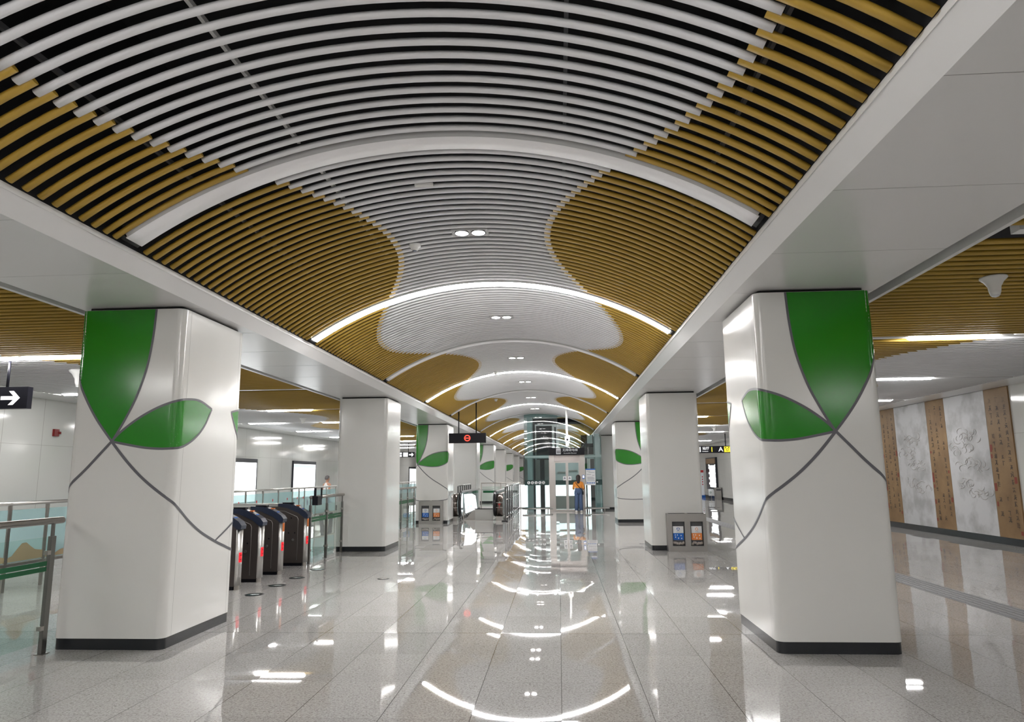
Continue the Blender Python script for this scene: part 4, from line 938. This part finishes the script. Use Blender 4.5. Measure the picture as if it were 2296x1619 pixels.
m = MB().box(-0.40, -0.196, LY - 0.08, LY + 0.10, 0, 2.26).box(0.862, 1.06, LY - 0.08, LY + 0.10, 0, 2.26); m.build('door_jambs', 'portal', t)
MB().box(-0.196, 0.862, LY - 0.05, LY + 0.10, 2.02, 2.26).build('door_header', 'pinksteel', t)
for a, b in ((-0.196, 0.332), (0.334, 0.862)):
    d = MB(); y0, y1 = LY - 0.01, LY + 0.02
    d.box(a, a + 0.05, y0, y1, 0.01, 2.02).box(b - 0.055, b, y0, y1, 0.01, 2.02).box(a + 0.05, b - 0.055, y0, y1, 0.01, 0.08).box(a + 0.05, b - 0.055, y0, y1, 1.95, 2.02)
    door = d.build('lift_door', 'portal', t)
    MB().box(a + 0.05, b - 0.055, y0 + 0.01, y0 + 0.018, 0.08, 1.95).build('door_glass', 'lift_glass', door)
    MB().box(a + 0.05, b - 0.055, y0 + 0.006, y0 + 0.009, 1.06, 1.25).build('green_band', 'tealdark', door)
    c = (b - 0.10) if a < 0 else (a + 0.10)
    MB().box(c - 0.07, c + 0.07, y0 - 0.006, y0 - 0.002, 1.24, 1.41).build('warning_label', 'white', door)
    m = MB(); flat(m, [(c - 0.045, 1.30), (c + 0.045, 1.30), (c, 1.385)], y0 - 0.008); m.build('warning_triangle', 'textgrey', door)
MB().box(-0.30, 1.00, LB - 0.35, LB - 0.30, 1.22, 2.25).build('cabin_back', 'cabin', t); MB().box(-0.30, 1.00, LB - 0.40, LB - 0.36, 0.02, 0.56).build('cabin_kick_panel', 'brushed', t)
MB().box(0.22, 0.46, LY + 0.85, LY + 1.05, 2.30, 2.32).build('cabin_fill_light', 'alit', t); MB().box(-0.18, 0.85, LY + 0.35, LB - 0.5, 2.32, 2.40).build('lamp_shield', 'shaft', t)  # lamp added to brighten the cabin back; slab above stops its upward spill
MB().box(-0.05, 0.3, LB - 0.42, LB - 0.36, 1.55, 1.60).box(0.42, 0.8, LB - 0.42, LB - 0.36, 1.62, 1.66).build('cabin_grab_rail', 'steel', t)
for a, b in ((-1.41, -0.42), (1.08, 1.75)):
    g = MB().box(a, b, LY - 0.004, LY - 0.001, 1.055, 1.265).build('green_band', 'tealdark', t)
    m = MB()
    for k in range(5 if a < 0 else 1):
        cx = -1.245 + k * 0.152 if a < 0 else 1.60
        if a < 0: flat(m, disc_poly(cx, 1.16, 0.062, 18), LY - 0.006, 0)
        else: m.box(1.52, 1.58, LY - 0.006, LY - 0.005, 1.14, 1.19)
        if a < 0:
            flat(m, disc_poly(cx - 0.005, 1.195, 0.012, 8), LY - 0.008, 1)
            flat(m, [(cx - 0.014, 1.18), (cx + 0.008, 1.18), (cx + 0.01, 1.15), (cx + 0.03, 1.13), (cx + 0.02, 1.115), (cx - 0.012, 1.14)], LY - 0.008, 1)
    m.build('access_icons', ['white', 'tealdark'], g)
s = thing('lift_sign', 'black sign with white Chinese lettering above the lift doors', 'sign', (0.33, LY - 0.2, 2.27))
MB().box(-0.385, 1.05, LY - 0.30, LY - 0.09, 2.262, 2.55).build('case', 'black', s)
y = LY - 0.302
m = MB(); text_on(m, '无障碍电梯', 0.125, 0.47, y, 2.455, 0, 1.0); text_on(m, 'Accessible Elevator', 0.068, 0.47, y, 2.335, 0, 1.0); m.build('lettering', 'softwhite', s)
MB().box(-0.095, 0.09, y - 0.001, y, 2.30, 2.52).build('lift_pictogram', 'softwhite', s)
m = MB(); 
for a in (-0.055, 0.0, 0.055): flat(m, disc_poly(a, 2.46, 0.016, 10), y - 0.003); m.box(a - 0.016, a + 0.016, y - 0.003, y - 0.002, 2.33, 2.435)
m.build('pictogram_figures', 'black', s)
s = thing('call_panel', 'blue call button panel right of the lift doors', 'button panel', (0.99, LY - 0.1, 1.3))
MB().box(0.945, 1.035, LY - 0.10, LY - 0.081, 1.29, 1.45).build('plate', 'blue', s); MB().box(0.965, 1.015, LY - 0.105, LY - 0.10, 1.33, 1.43).build('lit_button', 'ledwhite', s)
s = thing('notice_board', 'white and blue notice board on the lift glass', 'notice', (1.28, LY - 0.03, 1.04))
MB().box(1.09, 1.48, LY - 0.035, LY - 0.008, 1.04, 1.70).build('board', 'white', s); MB().box(1.09, 1.48, LY - 0.038, LY - 0.035, 1.655, 1.70).box(1.09, 1.48, LY - 0.038, LY - 0.035, 1.195, 1.20).build('blue_bars', 'blue', s)
m = MB()
for zz, a, b in ((1.60, 1.13, 1.28), (1.55, 1.20, 1.44), (1.47, 1.13, 1.30), (1.43, 1.35, 1.43), (1.36, 1.15, 1.40), (1.32, 1.15, 1.44), (1.28, 1.15, 1.42), (1.24, 1.15, 1.44)): m.box(a, b, LY - 0.037, LY - 0.036, zz - 0.007, zz + 0.007)
m.build('lines_of_print', 'textgrey', s)
m = MB()
for k in range(5): flat(m, disc_poly(1.145 + k * 0.07, 1.13, 0.026, 12), LY - 0.037)
m.build('round_icons', 'blue', s)
for lab, a, b in (('low steel bumper rail left of the lift doors', -1.50, -0.27), ('low steel bumper rail right of the lift doors', 0.99, 2.0)):
    s = thing('bumper_rail', lab, 'rail', ((a + b) / 2, LY - 0.25, 0))
    MB().tube([(a, LY - 0.25, 0.13), (b, LY - 0.25, 0.13)], 0.028, 12).build('rail', 'steelb', s)
    for x in (a + 0.2, b - 0.2): MB().cyl((x, LY - 0.25, 0), (x, LY - 0.25, 0.12), 0.018, 8).build('stub', 'steel', s)

# ------------------------------------------------------------------ far end of the right aisle
t = thing('lit_display_case', 'tall glowing display case in a dark frame on the far right wall', 'display case', (WR, 41.9, 0.5))
MB().box(WR - 0.12, WR, 40.5, 43.1, 0.52, 2.36).build('dark_frame', 'frame', t); MB().box(WR - 0.14, WR - 0.12, 40.65, 42.0, 0.66, 1.90).build('lit_panel', 'adlit', t)
MB().box(WR - 0.13, WR - 0.12, 40.55, 43.0, 2.0, 2.30).build('golden_heading', 'scroll', t)
m = MB()
for z in (0.8, 1.1, 1.4, 1.7, 1.85): m.box(WR - 0.145, WR - 0.12, 42.1, 42.25, z, z + 0.12).box(WR - 0.145, WR - 0.12, 40.54, 40.62, z, z + 0.10)
m.build('small_lamps', 'ledwhite', t)
t = thing('litter_bin', 'single steel litter bin below the glowing display case', 'bin', (8.78, 39.8, 0))
MB().box(8.64, 8.93, 39.6, 40.0, 0, 0.655).build('casing', 'brushed', t); MB().box(8.66, 8.91, 39.597, 39.6, 0.50, 0.60).build('slot', 'bindark', t); MB().box(8.93, 8.95, 39.6, 40.05, 0, 0.66).build('side', 'black', t)
t = thing('notice_stand', 'small white notice stand with green mark beside the far bin', 'notice', (8.76, 41.4, 0))
MB().box(8.61, 8.91, 41.38, 41.41, 0.17, 0.55).build('board', 'white', t); m = MB(); ring(m, 8.72, 0.36, 0.03, 0.05, 41.375, n=14); m.build('green_mark', 'stripe', t); MB().box(8.74, 8.78, 41.39, 41.40, 0, 0.17).build('leg', 'steel', t)
t = thing('tall_poster_stand', 'tall narrow pink and lilac poster stand at the far right', 'poster stand', (8.71, 43.5, 0))
MB().box(8.62, 8.80, 43.48, 43.52, 0.14, 1.64).build('board', 'softwhite', t); MB().box(8.62, 8.80, 43.475, 43.48, 1.50, 1.64).build('pink_heading', 'redp', t)
m = MB()
for z in (1.2, 1.05, 0.9, 0.75): m.box(8.69, 8.75, 43.474, 43.48, z, z + 0.08)
m.build('letters', 'redp', t); MB().box(8.60, 8.83, 43.40, 43.60, 0.0, 0.14).build('blue_base', 'blue', t)

# ------------------------------------------------------------------ people
def skin_body(name, joints, bones, material, parent, org, sub=2):
    import bmesh
    me = bpy.data.meshes.new(name); bm = bmesh.new(); lay = bm.verts.layers.skin.verify(); V_ = {}
    for k, (p, r) in joints.items():
        v = bm.verts.new(p); v[lay].radius = r if isinstance(r, tuple) else (r, r); v[lay].use_root = (k == 'pelvis'); V_[k] = v
    for a, b in bones: bm.edges.new((V_[a], V_[b]))
    bm.to_mesh(me); bm.free(); me.materials.append(M[material])
    o = bpy.data.objects.new(name, me); COL.objects.link(o); o.parent = parent
    s = o.modifiers.new('skin', 'SKIN'); s.use_smooth_shade = True
    o.modifiers.new('sub', 'SUBSURF').levels = sub; o.modifiers['sub'].render_levels = sub
    return o
def local(parent, mb, name, m):      # part written in the person's own space
    me_o = mb.build(name, m); me_o.parent = parent; return me_o
def loft(mb, secs, n=18, mi=0):      # secs: (cx, cy, z, rx, ry)
    vs = [(cx + rx * math.cos(2 * PI * k / n), cy + ry * math.sin(2 * PI * k / n), z) for cx, cy, z, rx, ry in secs for k in range(n)]; m = len(secs)
    fs = [(i * n + k, i * n + (k + 1) % n, (i + 1) * n + (k + 1) % n, (i + 1) * n + k) for i in range(m - 1) for k in range(n)]
    fs += [tuple(reversed(range(n))), tuple((m - 1) * n + k for k in range(n))]; mb.add(vs, fs, 0, True); return mb
def hand(mb, p, d, side, s=1.0):
    """palm plus five separate curled fingers, p wrist, d pointing direction"""
    p = Vector(p); d = Vector(d).normalized(); w = Vector((1, 0, 0)) - d * d.x; w = w.normalized() if w.length > 0.1 else Vector((0, 1, 0)); nrm = d.cross(w).normalized()
    mb.tube([p, p + d * 0.03 * s, p + d * 0.075 * s], [0.020 * s, 0.034 * s, 0.034 * s], 10, True, 0, [0.016 * s, 0.014 * s, 0.012 * s], w)
    for k, L_ in enumerate((0.062, 0.070, 0.066, 0.052)):
        b = p + d * 0.07 * s + w * (0.025 - 0.017 * k) * s
        mb.tube([b, b + d * L_ * 0.45 * s, b + d * L_ * 0.8 * s + nrm * 0.012 * s, b + d * L_ * 0.9 * s + nrm * 0.028 * s], [0.0085 * s, 0.0080 * s, 0.0075 * s, 0.0055 * s], 6)
    b = p + d * 0.025 * s + w * 0.028 * s * side
    mb.tube([b, b + d * 0.022 * s + w * 0.020 * s * side, b + d * 0.048 * s + w * 0.024 * s * side], [0.010 * s, 0.009 * s, 0.006 * s], 6)
def face(parent, zc, r, y):          # eyes, nose, mouth on the +y side
    m = MB(); loft(m, [(0, y + 0.002, zc - 0.022, 0.012, 0.006), (0, y + 0.016, zc - 0.016, 0.014, 0.012), (0, y + 0.004, zc + 0.018, 0.007, 0.008)], 8); local(parent, m, 'nose', 'skin')
    for s in (-1, 1):
        m = MB().lathe([(0.001, -0.006), (0.010, 0), (0.001, 0.006)], s * 0.030, y - 0.002, 8, base=zc + 0.012); local(parent, m, 'eye', 'black')
    m = MB().box(-0.022, 0.022, y + 0.002, y + 0.006, zc - 0.050, zc - 0.044); local(parent, m, 'mouth', 'red')
def ears(m, zc, rx):
    for s in (-1, 1): m.tube([(s * rx, -0.004, zc + 0.028), (s * (rx + 0.012), -0.010, zc + 0.018), (s * (rx + 0.010), -0.006, zc - 0.010), (s * rx, 0.002, zc - 0.026)], 0.008, 6)

# woman waiting at the lift, seen from behind
w = thing('person', 'woman in orange top and blue jeans waiting at the lift doors, black shoulder bag', 'person', (0.765, 28.28, 0)); w.rotation_euler = (0, 0, -0.06)
J = {'pelvis': ((0, 0, 0.79), (0.125, 0.09)), 'waist': ((0, 0, 0.93), (0.095, 0.075)), 'chest': ((0, 0.0, 1.08), (0.115, 0.085)), 'neckb': ((0, -0.005, 1.185), 0.05), 'neck': ((0, 0.0, 1.24), 0.042), 'head': ((0, 0.012, 1.32), 0.072), 'top': ((0, 0.012, 1.40), 0.070)}
B = [('pelvis', 'waist'), ('waist', 'chest'), ('chest', 'neckb'), ('neckb', 'neck'), ('neck', 'head'), ('head', 'top')]
for s, q in ((-1, 'l'), (1, 'r')):
    J.update({'hip' + q: ((s * 0.075, 0, 0.72), 0.075), 'knee' + q: ((s * 0.085, 0.01, 0.40), 0.050), 'ank' + q: ((s * 0.09, 0.0, 0.08), 0.032), 'toe' + q: ((s * 0.10, 0.11, 0.035), 0.028),
              'sho' + q: ((s * 0.145, 0, 1.15), 0.045), 'elb' + q: ((s * 0.195, -0.01, 0.94), 0.034), 'wri' + q: ((s * (0.20 if s < 0 else 0.15), 0.15, 0.90), 0.022)})
    B += [('pelvis', 'hip' + q), ('hip' + q, 'knee' + q), ('knee' + q, 'ank' + q), ('ank' + q, 'toe' + q), ('chest', 'sho' + q), ('sho' + q, 'elb' + q), ('elb' + q, 'wri' + q)]
skin_body('body', J, B, 'skin', w, None)
m = MB(); hand(m, (-0.20, 0.15, 0.90), (0.1, 1, 0.05), 1, 0.9); local(w, m, 'hand', 'skin')
m = MB(); hand(m, (0.15, 0.15, 0.90), (-0.1, 1, 0.05), -1, 0.9); local(w, m, 'hand', 'skin')
m = MB(); loft(m, [(0, 0, 0.90, 0.128, 0.098), (0, 0, 0.95, 0.132, 0.100), (0, 0, 1.05, 0.142, 0.102), (0, 0, 1.13, 0.165, 0.098), (0, 0, 1.175, 0.150, 0.082), (0, 0, 1.205, 0.085, 0.062), (0, 0, 1.225, 0.052, 0.05)], 24)
local(w, m, 'orange_top', 'shirt')
for s in (-1, 1):
    m = MB(); m.tube([(s * 0.105, 0, 1.160), (s * 0.150, 0, 1.13), (s * 0.178, -0.008, 1.03), (s * 0.196, -0.012, 0.94), (s * 0.196, 0.02, 0.905)], [0.045, 0.052, 0.048, 0.046, 0.044], 12); local(w, m, 'sleeve', 'shirt')
m = MB(); loft(m, [(0, 0, 0.70, 0.172, 0.118), (0, 0, 0.80, 0.165, 0.118), (0, 0, 0.88, 0.140, 0.105), (0, 0, 0.955, 0.128, 0.098)], 24)
for s in (-1, 1): loft(m, [(s * 0.088, 0.02, 0.045, 0.076, 0.090), (s * 0.086, 0.01, 0.25, 0.078, 0.092), (s * 0.080, 0, 0.45, 0.080, 0.094), (s * 0.076, 0, 0.62, 0.086, 0.106), (s * 0.074, 0, 0.76, 0.090, 0.108)], 18)
local(w, m, 'jeans', 'jeans')
for s in (-1, 1):
    m = MB(); pts = [(s * 0.10, -0.09, 0.035), (s * 0.10, -0.04, 0.04), (s * 0.105, 0.06, 0.038), (s * 0.11, 0.14, 0.028)]
    m.tube(pts, [0.04, 0.052, 0.052, 0.034], 12, True, 0, [0.034, 0.038, 0.034, 0.024], (1, 0, 0)); local(w, m, 'shoe', 'shoe')
m = MB(); loft(m, [(0, -0.095, 1.12, 0.045, 0.022), (0, -0.088, 1.16, 0.060, 0.030), (0, -0.056, 1.22, 0.074, 0.048), (0, -0.02, 1.30, 0.086, 0.083), (0, 0.0, 1.36, 0.092, 0.098), (0, 0.005, 1.42, 0.078, 0.086), (0, 0.005, 1.455, 0.045, 0.05), (0, 0.005, 1.468, 0.012, 0.014)], 20); local(w, m, 'hair', 'hair')
face(w, 1.335, 0.075, 0.092)
m = MB(); m.tube([(-0.125, -0.045, 1.195), (-0.11, -0.092, 1.15), (-0.03, -0.112, 1.05), (0.06, -0.118, 0.95), (0.15, -0.105, 0.86), (0.185, -0.06, 0.80)], 0.011, 6); local(w, m, 'bag_strap', 'black')
m = MB().box(0.15, 0.205, -0.14, 0.03, 0.68, 0.80); local(w, m, 'shoulder_bag', 'black')

# man in a white vest behind the pale partition
g = thing('person', 'man in a white sleeveless vest walking behind the pale glass partition', 'person', (-8.74, 26.0, 0)); g.rotation_euler = (0, 0, -0.55)
J = {'pelvis': ((0, 0, 0.84), (0.125, 0.095)), 'waist': ((0, 0, 0.98), (0.11, 0.09)), 'chest': ((0, 0.0, 1.14), (0.135, 0.10)), 'neckb': ((0, -0.005, 1.26), 0.055), 'neck': ((0, 0.005, 1.32), 0.048), 'head': ((0, 0.02, 1.40), 0.072), 'top': ((0, 0.015, 1.475), 0.070)}
B = [('pelvis', 'waist'), ('waist', 'chest'), ('chest', 'neckb'), ('neckb', 'neck'), ('neck', 'head'), ('head', 'top')]
for s, q in ((-1, 'l'), (1, 'r')):
    st = 0.16 * s
    J.update({'hip' + q: ((s * 0.08, 0, 0.77), 0.08), 'knee' + q: ((s * 0.085, st * 0.7 + 0.03, 0.43), 0.055), 'ank' + q: ((s * 0.085, st, 0.08), 0.035), 'toe' + q: ((s * 0.09, st + 0.12, 0.035), 0.03),
              'sho' + q: ((s * 0.165, 0, 1.215), 0.055), 'elb' + q: ((s * 0.215, -0.03 - st * 0.3, 0.99), 0.040), 'wri' + q: ((s * 0.21, 0.08 - st * 0.5, 0.80), 0.026)})
    B += [('pelvis', 'hip' + q), ('hip' + q, 'knee' + q), ('knee' + q, 'ank' + q), ('ank' + q, 'toe' + q), ('chest', 'sho' + q), ('sho' + q, 'elb' + q), ('elb' + q, 'wri' + q)]
skin_body('body', J, B, 'skin', g, None)
m = MB(); hand(m, (-0.21, 0.16, 0.80), (0, 0.3, -1), 1); local(g, m, 'hand', 'skin')
m = MB(); hand(m, (0.21, 0.0, 0.80), (0, 0.2, -1), -1); local(g, m, 'hand', 'skin')
m = MB(); loft(m, [(0, 0, 0.78, 0.150, 0.112), (0, 0, 0.95, 0.142, 0.112), (0, 0, 1.08, 0.150, 0.115), (0, 0, 1.16, 0.148, 0.108), (0, 0, 1.22, 0.115, 0.082), (0, 0, 1.265, 0.085, 0.062)], 24); local(g, m, 'white_vest', 'vest')
m = MB(); loft(m, [(0, 0, 0.72, 0.165, 0.125), (0, 0, 0.85, 0.152, 0.115)], 20)
for s in (-1, 1): loft(m, [(s * 0.09, 0.16 * s, 0.06, 0.06, 0.07), (s * 0.088, 0.11 * s + 0.03, 0.43, 0.075, 0.085), (s * 0.082, 0, 0.76, 0.09, 0.11)], 16)
local(g, m, 'trousers', 'trousers')
for s in (-1, 1):
    m = MB(); m.tube([(s * 0.09, 0.16 * s - 0.07, 0.03), (s * 0.09, 0.16 * s, 0.04), (s * 0.095, 0.16 * s + 0.15, 0.025)], [0.03, 0.045, 0.03], 10, True, 0, [0.03, 0.035, 0.022], (1, 0, 0)); local(g, m, 'shoe', 'black')
m = MB(); loft(m, [(0, -0.035, 1.385, 0.070, 0.050), (0, -0.015, 1.43, 0.086, 0.080), (0, 0.0, 1.48, 0.084, 0.090), (0, 0.005, 1.52, 0.064, 0.070), (0, 0.005, 1.545, 0.015, 0.016)], 18); local(g, m, 'hair', 'greyhair')
m = MB(); ears(m, 1.41, 0.076); local(g, m, 'ears', 'skin'); face(g, 1.41, 0.075, 0.094)
